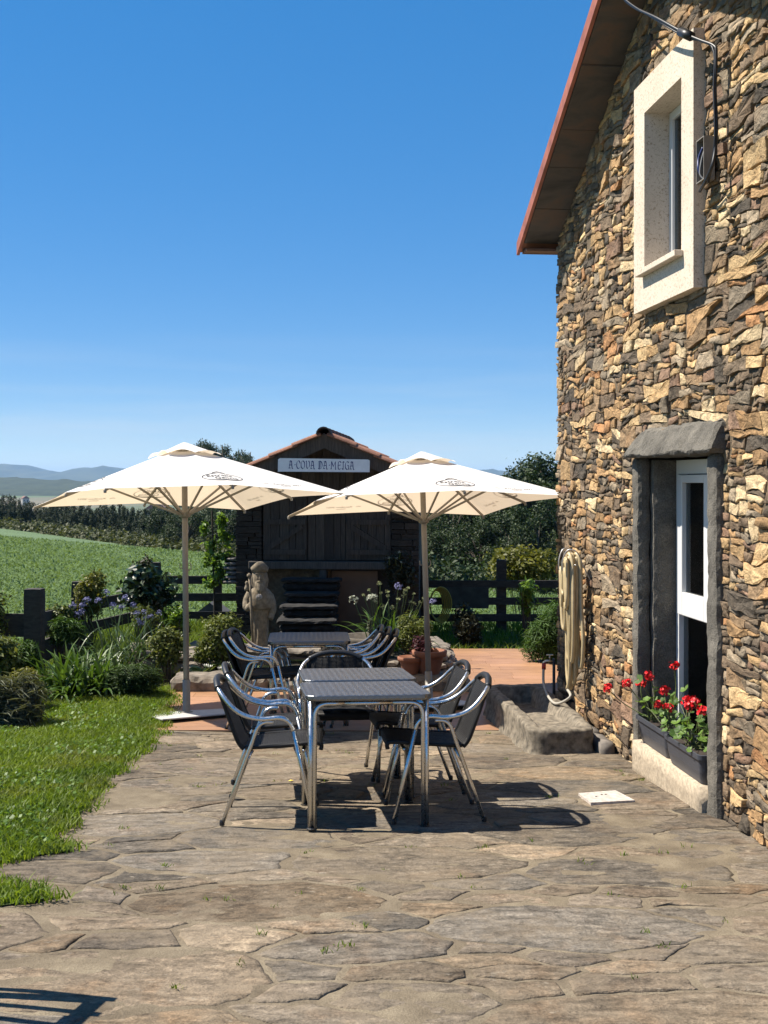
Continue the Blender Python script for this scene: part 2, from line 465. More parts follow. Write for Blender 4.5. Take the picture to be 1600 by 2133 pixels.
def und(x, y): return 0.008 * np.sin(x * 2.1 + y * 1.3) + 0.006 * np.sin(x * 4.7 - y * 2.9)
garden = grid_sheet('garden_ground', np.linspace(-4.8, 7, 70), np.linspace(-5, 17.4, 110), lambda X, Y: gzv(Y) - 0.06 - 0.25 * np.clip(Y - 16.6, 0, 1) - 0.2 * np.clip(-4.6 - X, 0, 1), m_soil)
yard = grid_sheet('patio', np.linspace(-2.6, 2.7, 200), np.concatenate([np.linspace(-3, 3.4, 60), np.linspace(3.42, 9.56, 300)]), lambda X, Y: gzv(Y) + 0.6 * und(X, Y) + np.vectorize(lambda x, y: 0.0045 * mnoise.noise((x * 4.0, y * 7.0, 0.5)) + 0.002 * mnoise.noise((x * 19, y * 19, 4.0)))(X, Y), m_mortar)

# ---- flagstones, each its own piece
m_flag = tinted_stone('flagstone', streak=(0.8, 2.3, 1), grain=75, contrast=0.65, bmp=1.0, lichen=0.55, bdist=0.03, dust=(0.20, 0.160, 0.112))
FLAG_COLS = [(0.135, 0.112, 0.088), (0.122, 0.105, 0.087), (0.155, 0.128, 0.098), (0.108, 0.097, 0.084), (0.142, 0.112, 0.080), (0.165, 0.137, 0.105), (0.118, 0.102, 0.083), (0.098, 0.090, 0.080)]
cells = pack(-2.7, 2.8, 2.6, 9.7, [(0.27, 70), (0.21, 180), (0.15, 500), (0.095, 900), (0.06, 1500)], 1.95, rnd)
nflag = 0
FW = [(0.06, 1.9), (0.03, 5.5), (0.018, 14.0), (0.008, 35.0)]
def strata(x, y):
    a = mnoise.noise((x * 1.6, y * 8.0, 2.0)); b_ = mnoise.noise((x * 5.0, y * 19.0, 7.0))
    return 0.0045 * (math.floor((a + 0.15 * b_) * 4.0) / 4.0) + 0.0016 * b_ + 0.004 * mnoise.noise((x * 1.1, y * 1.3, 11.0))
for cpoly in cells:
    cpoly = clip_poly(cpoly, 0, 1, 9.49)
    if len(cpoly) < 3: continue
    cpoly = clip_poly(cpoly, 1, 0.10125, 2.62)                  # the house wall
    if len(cpoly) < 3 or abs(poly_area(cpoly)) < 0.006: continue
    cx = sum(q[0] for q in cpoly) / len(cpoly); cy = sum(q[1] for q in cpoly) / len(cpoly)
    if cx < -2.3 or (cx < -1.80 and cy > 5.6): continue
    n_ = len(cpoly); gap = 0.007 + abs(rnd.gauss(0, 0.011)); ol = []
    for p in densify(cpoly, 0.045):
        d = math.dist(p, (cx, cy)); k = max(0.4, 1 - gap / d) * (1 - abs(rnd.gauss(0, 0.012))); q = (cx + (p[0] - cx) * k, cy + (p[1] - cy) * k); ol.append(warp(q, FW) if q[1] < 9.3 else q)
    cc = warp((cx, cy), FW) if cy < 9.3 else (cx, cy); h = 0.002 + rnd.random() * 0.007
    vv, ff = slab_piece(ol, cc, h, 0.04, rnd, strata)
    base = random.choice(FLAG_COLS); k = rnd.uniform(0.62, 1.18)
    mb = MB(); mb.col = (base[0] * k * 1.98, base[1] * k * 1.88, base[2] * k * 1.72)
    mb.add([(x, y, gz(y) + 0.6 * float(und(x, y)) + z) for x, y, z in vv], ff)
    o = mb.build('flagstone', m_flag, yard, smooth=True); nflag += 1

# ---- terrace of wood-look planks tiles
m_plank, nt, b = new_mat('wood_look_tile')
at_ = N(nt, 'ShaderNodeAttribute', attribute_name='tint')
w = wcoords(nt, (1.2, 14, 1)); n1 = noise(nt, w, 3.2, 6, 0.65, 1.0); n2 = noise(nt, wcoords(nt), 1.5, 3)
c = mixc(nt, 'MULTIPLY', 1.0, at_.outputs['Color'], ramp(nt, n1, [(0.3, (0.62, 0.55, 0.48)), (0.5, (0.98,) * 3), (0.7, (1.2, 1.2, 1.18))]))
nt.links.new(mixc(nt, 'MULTIPLY', 0.5, c, ramp(nt, n2, [(0.35, (0.8,) * 3), (0.65, (1.1,) * 3)])), b.inputs['Base Color'])
b.inputs['Roughness'].default_value = 0.55; bump(nt, b, n1, 0.25, 0.004)
m_grout = simple('tile_grout', (0.20, 0.13, 0.09), 0.9, var=0.2, bmp=0.3)
terrace = grid_sheet('terrace', np.linspace(-2.15, 4.2, 30), np.linspace(9.545, 14.25, 40), lambda X, Y: gzv(Y) + 0.006 - 0.2 * ((Y > 11.5) & (X < 0.45)), m_grout)
y = 9.55; row = 0
while y < 14.25:
    x = -2.15 + rnd.uniform(-1.0, 0); 
    while x < 4.2:
        L = rnd.choice((0.6, 1.2)); x1 = min(x + L, 4.2); xa = max(x, -2.15)
        inside = x1 > -2.1 and (y < 11.4 or x1 > 0.55) and not (y < 10.2 and xa > 1.75)
        if inside and x1 - xa > 0.05:
            k = rnd.uniform(0.88, 1.1); mb = MB(); mb.col = (0.325 * k, 0.178 * k, 0.098 * k * rnd.uniform(0.93, 1.05))
            z0, z1 = gz(y), gz(y + 0.197)
            xs = (xa + 0.0015, x1 - 0.0015); ys = (y + 0.0015, y + 0.1985)
            vs = [(xx, yy, (gz(yy)) + zz) for zz in (0.0, 0.0135) for yy in ys for xx in xs]
            mb.add(vs, [(0, 2, 3, 1), (4, 5, 7, 6), (0, 1, 5, 4), (1, 3, 7, 5), (3, 2, 6, 7), (2, 0, 4, 6)])
            mb.build('plank_tile', m_plank, terrace)
        x += L
    y += 0.20; row += 1

# ---- lawn: turf sheet and blades
LAWN = [(-2.4, 4.7), (-1.78, 4.95), (-1.47, 5.08), (-1.62, 5.25), (-1.98, 5.4), (-1.97, 5.62), (-1.62, 5.88), (-1.80, 6.26), (-1.79, 6.76), (-1.87, 7.4), (-1.86, 8.2), (-1.87, 9.1), (-1.94, 10.1), (-2.1, 11.3), (-2.2, 11.7)]
def lawn_x(y):
    for (xa, ya), (xb, yb) in zip(LAWN, LAWN[1:]):
        if ya <= y <= yb: return xa + (xb - xa) * (y - ya) / (yb - ya)
    return -9
def lawn_z(x, y): return gz(y) + 0.010 + 0.012 * (1 + math.sin(x * 3 + y * 2)) * min(1.0, max(0.0, (lawn_x(y) - x) / 0.25))
ys = np.linspace(4.7, 11.7, 120); v = []; f = []
for y in ys:
    xr = lawn_x(y) + 0.03 * math.sin(y * 13) + 0.02 * math.sin(y * 31)
    for t in np.linspace(0, 1, 12):
        x = -4.7 + (xr + 4.7) * t; v.append((x, y, lawn_z(x, y)))
f = [(i * 12 + k, i * 12 + k + 1, (i + 1) * 12 + k + 1, (i + 1) * 12 + k) for i in range(len(ys) - 1) for k in range(11)]
lawn = link_mesh('lawn', np_mesh('lawn', v, f, smooth=True, mat=m_turf)); lawn['kind'] = 'structure'

def blades(n, px, py, pz, hmin, hmax, w, bend, r):
    """grass: one bent blade = two triangles stacked"""
    a = r.uniform(0, 2 * np.pi, n); h = r.uniform(hmin, hmax, n); ww = w * r.uniform(0.6, 1.3, n)
    d = np.stack([np.cos(a), np.sin(a), np.zeros(n)], 1); la = r.uniform(0, 2 * np.pi, n)
    ln = np.stack([np.cos(la), np.sin(la), np.zeros(n)], 1) * (bend * r.uniform(0.2, 1.2, n) * h)[:, None]
    base = np.stack([px, py, pz], 1); up = np.array([0, 0, 1.0])
    p0 = base - d * ww[:, None] / 2; p1 = base + d * ww[:, None] / 2
    mid = base + ln * 0.35 + up * (h * 0.6)[:, None]
    p2 = mid + d * ww[:, None] * 0.38; p3 = mid - d * ww[:, None] * 0.38
    p4 = base + ln + up * h[:, None]
    v = np.stack([p0, p1, p2, p3, p4], 1).reshape(-1, 3); i = np.arange(n)[:, None] * 5
    f = np.concatenate([i + [[0, 1, 2]], i + [[0, 2, 3]], i + [[3, 2, 4]]])
    t = np.repeat(r.uniform(0, 1, n), 5); return v, f, np.stack([t] * 3, 1)
m_grass = leaf_mat('grass_blades', (0.055, 0.115, 0.008), (0.20, 0.28, 0.032), 0.45, 0.55, patch=((0.20, 0.175, 0.06), 1.6, 0.45))
n = 165000
gy = 4.7 + 7.0 * rng.random(n) ** 1.0; gx = -4.4 + rng.random(n) * 3.1
keep = np.array([x < lawn_x(y) + 0.04 + 0.11 * mnoise.noise((x * 4, y * 4, 0)) + rng.random() ** 3 * 0.10 for x, y in zip(gx, gy)]); gx, gy = gx[keep], gy[keep]
hb = np.array([0.7 + 0.9 * (mnoise.noise((x * 2.2, y * 2.2, 3)) + 0.5) for x, y in zip(gx, gy)])
v, f, t = blades(len(gx), gx, gy, np.array([lawn_z(x, y) for x, y in zip(gx, gy)]) - 0.003, 0.018, 0.055, 0.009, 1.2, rng)
tt = t[:, 0].copy(); tt = np.clip(tt * 0.7 + np.repeat(np.array([0.25 + 0.5 * mnoise.noise((x * 1.3, y * 1.3, 9)) for x, y in zip(gx, gy)]), 5), 0, 1)
o = link_mesh('grass', np_mesh('grass', v, f, np.stack([tt] * 3, 1), mat=m_grass)); tag(o, 'short green lawn grass to the left of the stone paving', 'grass', kind='stuff')
# clover and weeds in the lawn
n = 8000
wx = -4.2 + rng.random(n) * 2.5; wy = 5.0 + rng.random(n) * 5.6
kp = np.array([mnoise.noise((x * 1.7, y * 1.7, 5)) > -0.02 and x < lawn_x(y) - 0.05 for x, y in zip(wx, wy)]); wx, wy = wx[kp], wy[kp]; n = len(wx)
ang = rng.uniform(0, 2 * np.pi, n); s = rng.uniform(0.006, 0.017, n); hz = rng.uniform(0.03, 0.06, n)
d1 = np.stack([np.cos(ang), np.sin(ang), rng.uniform(-.8, .8, n)], 1) * s[:, None]; d2 = np.stack([-np.sin(ang), np.cos(ang), rng.uniform(-.8, .8, n)], 1) * s[:, None]
c0 = np.stack([wx, wy, np.array([lawn_z(x, y) for x, y in zip(wx, wy)]) + hz * 0.8], 1)
v = np.stack([c0 - d1, c0 - d2, c0 + d1, c0 + d2], 1).reshape(-1, 3); f = np.arange(n * 4).reshape(-1, 4)
m_clover = leaf_mat('clover_leaves', (0.05, 0.11, 0.012), (0.16, 0.27, 0.045), 0.4, 0.5)
o = link_mesh('clover', np_mesh('clover', v, f, np.stack([np.repeat(rng.random(n), 4)] * 3, 1), mat=m_clover)); tag(o, 'small clover leaves scattered through the lawn', 'clover', kind='stuff')

# ---- field plane beyond the garden, falling away to the right
def fz(x, y): return 0.1 - 0.047 * y - 0.08 * x
xs = np.concatenate([np.linspace(-90, -20, 24), np.linspace(-18, 40, 117)])
field = grid_sheet('field', xs, np.concatenate([np.linspace(-8, 30, 40), np.linspace(32, 125, 60)]), lambda X, Y: fz(X, Y) - 0.02 - 0.6 * ((X > -4.7) & (Y < 17.0)) + 0.10 * np.sin(X * 0.35 + Y * 0.21) * np.clip((Y - 25) / 30, 0, 1), m_crop)
# crop leaves, dense near the fence and thinning with distance
m_cropleaf = leaf_mat('crop_leaves', (0.115, 0.175, 0.068), (0.165, 0.245, 0.098), 0.3, 0.8, 0.1)
n = 170000
ky = 11.0 * (70.0 / 11.0) ** rng.random(n); kx = (rng.random(n) * 0.56 - 0.38) * ky
kp = ~((kx > -4.75) & (ky < 17.3)); kx, ky = kx[kp], ky[kp]; n = len(kx)
s = (0.021 + 0.0009 * ky) * rng.uniform(0.7, 1.5, n)
ang = rng.uniform(0, 2 * np.pi, n); el = rng.uniform(0.1, 1.1, n)
d1 = np.stack([np.cos(ang) * np.cos(el), np.sin(ang) * np.cos(el), np.sin(el)], 1) * s[:, None]
d2 = np.stack([-np.sin(ang), np.cos(ang), rng.uniform(-.2, .2, n)], 1) * (s * 0.55)[:, None]
c0 = np.stack([kx, ky, fz(kx, ky) + rng.uniform(0.02, 0.14, n)], 1)
v = np.stack([c0 - d1, c0 - d2 * 0.9, c0 + d1, c0 + d2 * 0.9], 1).reshape(-1, 3)
o = link_mesh('crop_plants', np_mesh('crop_plants', v, np.arange(n * 4).reshape(-1, 4), np.stack([np.repeat(rng.random(n), 4)] * 3, 1), mat=m_cropleaf))
tag(o, 'leafy green crop covering the sloping field beyond the fence', 'crop', kind='stuff')

# ---- far country: valley floor, wooded ridge, blue mountains
m_valley, nt, b = new_mat('valley_fields')
w = wcoords(nt, (0.0022, 0.0011, 0)); vo = N(nt, 'ShaderNodeTexVoronoi'); vo.inputs['Scale'].default_value = 3.0; nt.links.new(w, vo.inputs['Vector'])
sep = N(nt, 'ShaderNodeSeparateColor'); nt.links.new(vo.outputs['Color'], sep.inputs[0])
c = ramp(nt, sep.outputs[0], [(0.0, (0.05, 0.09, 0.03)), (0.35, (0.14, 0.115, 0.065)), (0.55, (0.05, 0.085, 0.025)), (0.8, (0.17, 0.135, 0.075)), (1.0, (0.06, 0.10, 0.03))])
nt.links.new(c, b.inputs['Base Color']); b.inputs['Roughness'].default_value = 0.9
m_wood, nt, b = new_mat('far_woodland')
w = wcoords(nt); n1 = noise(nt, w, 0.05, 6, 0.7)
nt.links.new(ramp(nt, n1, [(0.35, (0.012, 0.022, 0.010)), (0.65, (0.035, 0.05, 0.018))]), b.inputs['Base Color']); b.inputs['Roughness'].default_value = 0.95
m_mount, nt, b = new_mat('mountain_heath')
w = wcoords(nt); n1 = noise(nt, w, 0.004, 7, 0.65)
nt.links.new(ramp(nt, n1, [(0.35, (0.025, 0.04, 0.02)), (0.65, (0.07, 0.08, 0.035))]), b.inputs['Base Color']); b.inputs['Roughness'].default_value = 0.95
def valley_z(X, Y):
    d = np.hypot(X, Y); return -9 - 13 * np.clip((d - 110) / 500, 0, 1) + 6 * np.clip((d - 900) / 2500, 0, 1) + 1.5 * np.sin(X * 0.004 + 1) * np.sin(Y * 0.0031)
xs = np.concatenate([np.linspace(-7500, -400, 30), np.linspace(-360, 360, 40), np.linspace(400, 7500, 30)])
ys2 = np.concatenate([np.linspace(60, 600, 40), np.linspace(650, 8500, 60)])
grid_sheet('valley', xs, ys2, valley_z, m_valley)
def ridge_mesh(name, x0, x1, y0, depth, hf, nx, ny, mat, rough, seed, base):
    xs = np.linspace(x0, x1, nx); t = np.linspace(-1, 1, ny); v = []
    for tt in t:
        for x in xs:
            hgt = hf(x) * (1 - tt * tt) ** 0.8
            hgt += rough * max(0, 1 - abs(tt)) * mnoise.fractal((x * 0.9 / rough / 6, tt * 3, seed), 0.7, 2.1, 5)
            v.append((x, y0 + depth * tt, base + hgt))
    f = [(j * nx + i, j * nx + i + 1, (j + 1) * nx + i + 1, (j + 1) * nx + i) for j in range(ny - 1) for i in range(nx - 1)]
    o = link_mesh(name, np_mesh(name, v, f, smooth=False, mat=mat)); return o
o = ridge_mesh('woodland', -1500, 1500, 1900, 260, lambda x: 22 + 5 * math.sin(x * 0.006), 420, 14, m_wood, 4.5, 3.3, -19); tag(o, 'dark wooded ridge below the blue mountains', 'woodland', kind='stuff')
def mh(x):
    s = x / 6200.0 * FPX + 800
    pts = [(-900, 962), (-200, 966), (0, 970), (70, 976), (150, 986), (185, 976), (235, 973), (330, 985), (600, 996), (800, 990), (1000, 985), (1120, 978), (1200, 982), (1600, 990), (2600, 975)]
    for (a, ya), (bb, yb) in zip(pts, pts[1:]):
        if a <= s <= bb: return (YH - (ya + (yb - ya) * (s - a) / (bb - a))) / FPX * 6200 + 40
    return 60
o = ridge_mesh('mountains', -5200, 5200, 6200, 900, mh, 360, 14, m_mount, 26, 8.1, -38); o['kind'] = 'structure'
# ------------------------------------------------------------------ stone house on the right
HX, HY = 1.529, 10.28
HROT = math.atan2(-0.9949, 0.1007)
house = thing('stone_house', 'rustic brown rubble stone house with a red-edged gable roof on the right', 'house', (HX, HY, 0), HROT)
def house_w(a, y, z):      # house coordinates to world
    c, s = math.cos(HROT), math.sin(HROT)
    return (HX + a * c - y * s, HY + a * s + y * c, z)
LW, PEAK_A, SL, TIPZ = 5.71, 2.855, 0.483, 4.155
def soffit(a): return TIPZ + SL * (PEAK_A + 0.2 - abs(a - PEAK_A))
D = dict(a0=2.33, a1=3.60, z0=0.32, z1=2.25)       # garden door opening
W = dict(a0=2.37, a1=3.48, z0=3.246, z1=4.782)     # outer edge of the upper window surround

m_wcore, nt, b = new_mat('earth_mortar')
w = wcoords(nt); n1 = noise(nt, w, 14, 6, 0.7)
nt.links.new(ramp(nt, n1, [(0.3, (0.07, 0.052, 0.033)), (0.6, (0.16, 0.118, 0.070)), (0.75, (0.25, 0.19, 0.115))]), b.inputs['Base Color'])
b.inputs['Roughness'].default_value = 0.97; bump(nt, b, n1, 1.0, 0.04)
ax_w = lambda p, q, t: (p, t, q)
core = MB()
def wallpoly(poly, y0=0.029, y1=0.42): core.prism(poly, ax_w, y0, y1)
zb = -0.15
wallpoly([(0, zb), (2.21, zb), (2.21, soffit(2.21) - .01), (0, soffit(0) - .01)])
wallpoly([(3.745, zb), (LW, zb), (LW, soffit(LW) - .01), (3.745, soffit(3.745) - .01)])
wallpoly([(2.21, zb), (3.745, zb), (3.745, 0.10), (2.21, 0.10)])
wallpoly([(2.21, 2.27), (3.745, 2.27), (3.745, W['z0'] + .03), (2.21, W['z0'] + .03)])
wallpoly([(2.21, W['z0'] + .03), (2.40, W['z0'] + .03), (2.40, W['z1'] - .03), (2.21, W['z1'] - .03)])
wallpoly([(3.45, W['z0'] + .03), (3.745, W['z0'] + .03), (3.745, W['z1'] - .03), (3.45, W['z1'] - .03)])
wallpoly([(2.21, W['z1'] - .03), (3.745, W['z1'] - .03), (3.745, soffit(3.745) - .01), (PEAK_A, soffit(PEAK_A) - .01), (2.21, soffit(2.21) - .01)])
gable = core.build('gable_wall', m_wcore, house)

m_stone = tinted_stone('rubble_stone', streak=(1.3, 1.3, 2.4), grain=80, contrast=0.6, bmp=1.0, bdist=0.022)
PAL = [((0.37, 0.258, 0.140), 6), ((0.44, 0.325, 0.185), 6), ((0.31, 0.205, 0.110), 6), ((0.50, 0.405, 0.265), 3), ((0.225, 0.160, 0.100), 6), ((0.16, 0.122, 0.088), 5), ((0.27, 0.225, 0.168), 4), ((0.33, 0.185, 0.092), 2), ((0.205, 0.138, 0.100), 3)]
PALC = [c for c, k in PAL for _ in range(k)]; DARK = [(0.15, 0.115, 0.083), (0.105, 0.086, 0.067), (0.18, 0.142, 0.104), (0.075, 0.065, 0.054), (0.20, 0.170, 0.132)]
rw = random.Random(21)
wcells = []
for ia in range(6):                                   # rough lifts of masonry, broken into beds and stones
    for iz in range(6):
        x0_, z0_ = -0.05 + ia * 0.97, -0.2 + iz * 0.99
        wcells.append([(x0_, z0_), (x0_ + 0.97, z0_), (x0_ + 0.97, z0_ + 0.99), (x0_, z0_ + 0.99)])
wcells = split_cells(wcells, rw, 0.0015, 0.055, 0.12, 3.0)
WW = [(0.055, 2.3), (0.022, 6.5), (0.009, 19.0)]
stones = []
rects = [(2.21, 3.745, -1, 2.30), (2.27, 3.68, 2.27, 2.42), (W['a0'], W['a1'], W['z0'], W['z1'])]
for poly in wcells:
    tiltk = 0
    poly = clip_poly(poly, -1, 0, 0.012 + rw.uniform(-0.012, 0.02)); 
    if len(poly) < 3: continue
    poly = clip_poly(poly, 1, 0, LW)
    if len(poly) < 3: continue
    poly = clip_poly(poly, -SL, 1, TIPZ + SL * 0.2 - .02)
    if len(poly) < 3: continue
    poly = clip_poly(poly, SL, 1, TIPZ + SL * (0.2 + 2 * PEAK_A) - .02)
    if len(poly) < 3: continue
    cx = sum(p[0] for p in poly) / len(poly)
    poly = clip_poly(poly, 0, -1, -(gz(HY - cx) - 0.05))
    for a0, a1, z0, z1 in rects:
        if len(poly) < 3: break
        xs_ = [p[0] for p in poly]; zs_ = [p[1] for p in poly]
        if max(xs_) > a0 and min(xs_) < a1 and max(zs_) > z0 and min(zs_) < z1:
            best = max((clip_poly(poly, *h) for h in ((1, 0, a0), (-1, 0, -a1), (0, 1, z0), (0, -1, -z1))), key=lambda q: abs(poly_area(q)) if len(q) > 2 else 0)
            poly = best
    if len(poly) < 3 or abs(poly_area(poly)) < 0.0006: continue
    stones.append(poly)
def seen(p):
    a = sum(q[0] for q in p) / len(p); z = sum(q[1] for q in p) / len(p)
    y = HY - a * 0.995; return a < 4.4 and z < CAMZ + YH / FPX * y - 0.05
stones.sort(key=lambda p: -abs(poly_area(p)) * (1.0 if seen(p) else 0.001) * (1.0 / (HY - 0.9 * sum(q[0] for q in p) / len(p))))
rest_v, rest_f, rest_c = [], [], []
for idx, poly in enumerate(stones):
    s_ = math.sqrt(abs(poly_area(poly)))
    ol, cc = outline(poly, 0.0015 + 0.010 * s_ + abs(rw.gauss(0, 0.0025)), 11 if s_ < 0.12 else 16, rw, 0.028)
    fade = min([1.0] + [max(0.0, max(a0 - cc[0], cc[0] - a1, z0 - cc[1], cc[1] - z1) - 0.02) / 0.25 for a0, a1, z0, z1 in rects] + [max(0.0, cc[0] - 0.03) / 0.25, max(0.0, soffit(cc[0]) - cc[1] - .05) / 0.25])
    if fade > 0: ol = [warp(p, [(a_ * fade, f_) for a_, f_ in WW]) for p in ol]; cc = warp(cc, [(a_ * fade, f_) for a_, f_ in WW])
    h = 0.021 + min(0.022, 0.09 * s_) * rw.uniform(0.2, 1.3)
    vv, ff = stone_block(ol, cc, h, 0.03, rw, tiltamp=0.28, inset=0.06, rough=0.10, edge=0.82)
    big = min(1.0, s_ / 0.14); dark_p = 0.66 - 0.50 * big + (0.28 if cc[0] < 0.5 else 0.0)
    col = rw.choice(DARK) if rw.random() < dark_p else rw.choice(PALC)
    k = rw.uniform(0.8, 1.2); col = tuple(min(0.9, q * k * m_) for q, m_ in zip(col, (1.33, 1.26, 1.15)))
    pts = [(a, 0.045 - hh - 0.012 * max(0.0, (cc[1] - z) / (s_ + .02)) * (rw.random() < 2), z) for a, z, hh in vv]
    if idx < 300:
        mb = MB(); mb.col = col; mb.add(pts, ff); mb.build('stone', m_stone, gable)
    else:
        o_ = len(rest_v); rest_v += pts; rest_f += [tuple(q + o_ for q in t) for t in ff]; rest_c += [col] * len(pts)
o = link_mesh('small_stones', np_mesh('small_stones', rest_v, rest_f, rest_c, mat=m_stone), gable); o['kind'] = 'stuff'

# the other walls close the house so that its rooms stay dark
m_rub = simple('rough_rubble_wall', (0.22, 0.16, 0.10), 0.95, var=0.6, vscale=6, bmp=0.9)
o = MB().box(0.0, 0.40, 0.43, 5.4, -0.2, 4.15).build('side_wall', m_rub, house)
side = MB().box(LW - 0.4, LW - 0.012, 0.43, 5.4, -0.2, 4.15).build('side_wall', m_rub, house)
cells2 = split_cells([[(0.02 + 0.9 * i, 0.1 + 1.02 * j), (0.92 + 0.9 * i, 0.1 + 1.02 * j), (0.92 + 0.9 * i, 1.12 + 1.02 * j), (0.02 + 0.9 * i, 1.12 + 1.02 * j)] for i in range(6) for j in range(4)], rw, 0.004, 0.09, 0.12, 2.6)
rest_v, rest_f, rest_c = [], [], []
for poly in cells2:
    s_ = math.sqrt(abs(poly_area(poly)))
    if s_ < 0.02: continue
    ol, cc = outline(poly, 0.003 + 0.012 * s_, 11, rw, 0.028); ol = [warp(p, [(0.02, 6.5), (0.009, 19.0)]) for p in ol]
    vv, ff = stone_block(ol, cc, 0.022 + 0.02 * rw.random(), 0.03, rw, tiltamp=0.28, inset=0.06, rough=0.10, edge=0.82)
    col = tuple(q * rw.uniform(0.9, 1.15) for q in rw.choice(PALC)); o_ = len(rest_v)
    rest_v += [(LW - 0.012 + hh, y_, z_) for y_, z_, hh in vv]; rest_f += [tuple(q + o_ for q in t) for t in ff]; rest_c += [col] * len(vv)
o = link_mesh('wall_stones', np_mesh('wall_stones', rest_v, rest_f, rest_c, mat=m_stone), side); o['kind'] = 'stuff'
o = MB().prism([(0, -.2), (LW, -.2), (LW, soffit(LW) - .01), (PEAK_A, soffit(PEAK_A) - .01), (0, soffit(0) - .01)], ax_w, 5.41, 5.8).build('rear_wall', m_rub, house)
m_room = simple('dim_room_plaster', (0.30, 0.28, 0.25), 0.9)
MB().box(0.41, LW - 0.41, 0.44, 5.40, 2.55, 2.62).build('room_floor', m_room, house)
MB().box(0.41, LW - 0.41, 0.44, 5.40, 0.05, 0.12).build('room_floor', m_room, house)
MB().box(0.45, LW - 0.45, 3.0, 3.06, 0.13, 2.54).build('room_partition', m_room, house)

# roof: slabs, red verge boards, soffit stones, eave board
m_fascia = simple('red_painted_verge', (0.33, 0.105, 0.062), 0.6, var=0.3, vscale=8)
m_soffit, nt, b = new_mat('stained_soffit_slab')
w = wcoords(nt, (1, 1.6, 1)); n1 = noise(nt, w, 2.3, 6, 0.6, 0.5); n2 = noise(nt, w, 40, 3)
c = ramp(nt, n1, [(0.3, (0.035, 0.031, 0.028)), (0.5, (0.075, 0.063, 0.053)), (0.62, (0.105, 0.07, 0.05)), (0.75, (0.065, 0.057, 0.05))])
nt.links.new(c, b.inputs['Base Color']); b.inputs['Roughness'].default_value = 0.9; bump(nt, b, n1, 0.4, 0.02)
m_rooft = simple('terracotta_roof', (0.42, 0.17, 0.09), 0.85, var=0.3, vscale=4)
roof = MB()
T = 0.075; OV = 0.275
for sgn in (1, -1):
    def mir(a): return a if sgn > 0 else 2 * PEAK_A - a
    poly = [(mir(-0.2), TIPZ + 0.02), (PEAK_A, soffit(PEAK_A) + 0.02), (PEAK_A, soffit(PEAK_A) + 0.02 + T), (mir(-0.2), TIPZ + 0.02 + T)]
    if sgn < 0: poly = poly[::-1]
    roof.prism(poly, ax_w, -OV, 6.1)
roof_o = roof.build('roof', m_rooft, house)
for sgn in (1, -1):
    def mir(a): return a if sgn > 0 else 2 * PEAK_A - a
    poly = [(mir(-0.215), TIPZ - 0.005), (PEAK_A, soffit(PEAK_A) + 0.002), (PEAK_A, soffit(PEAK_A) + 0.115), (mir(-0.215), TIPZ + 0.108)]
    if sgn < 0: poly = poly[::-1]
    MB().prism(poly, ax_w, -OV - 0.03, -OV - 0.003).build('verge_board', m_fascia, roof_o)
# soffit slabs: separate stones with joints
rs = random.Random(4)
for sgn in (1, -1):
    a = -0.06
    while a < PEAK_A - 0.02:
        a2 = min(PEAK_A - 0.003, a + rs.uniform(0.38, 0.62))
        def mir(q): return q if sgn > 0 else 2 * PEAK_A - q
        lo = rs.uniform(0.0, 0.012)
        poly = [(mir(a + .005), soffit(mir(a + .005)) + 0.003 - lo), (mir(a2 - .005), soffit(mir(a2 - .005)) + 0.003 - lo), (mir(a2 - .005), soffit(mir(a2)) + 0.019), (mir(a + .005), soffit(mir(a)) + 0.019)]
        if sgn < 0: poly = poly[::-1]
        MB().prism(poly, ax_w, -OV + 0.004, 0.05).build('soffit_slab', m_soffit, roof_o)
        a = a2
m_eave = simple('brown_eave_board', (0.20, 0.10, 0.06), 0.7, var=0.25, vscale=12)
MB().box(-0.165, -0.14, -OV + 0.012, 5.6, TIPZ - 0.004, TIPZ + 0.115).build('eave_board', m_eave, roof_o)
MB().box(-0.139, -0.02, -OV + 0.02, 5.6, TIPZ + 0.0, TIPZ + 0.02).build('eave_soffit', m_eave, roof_o)

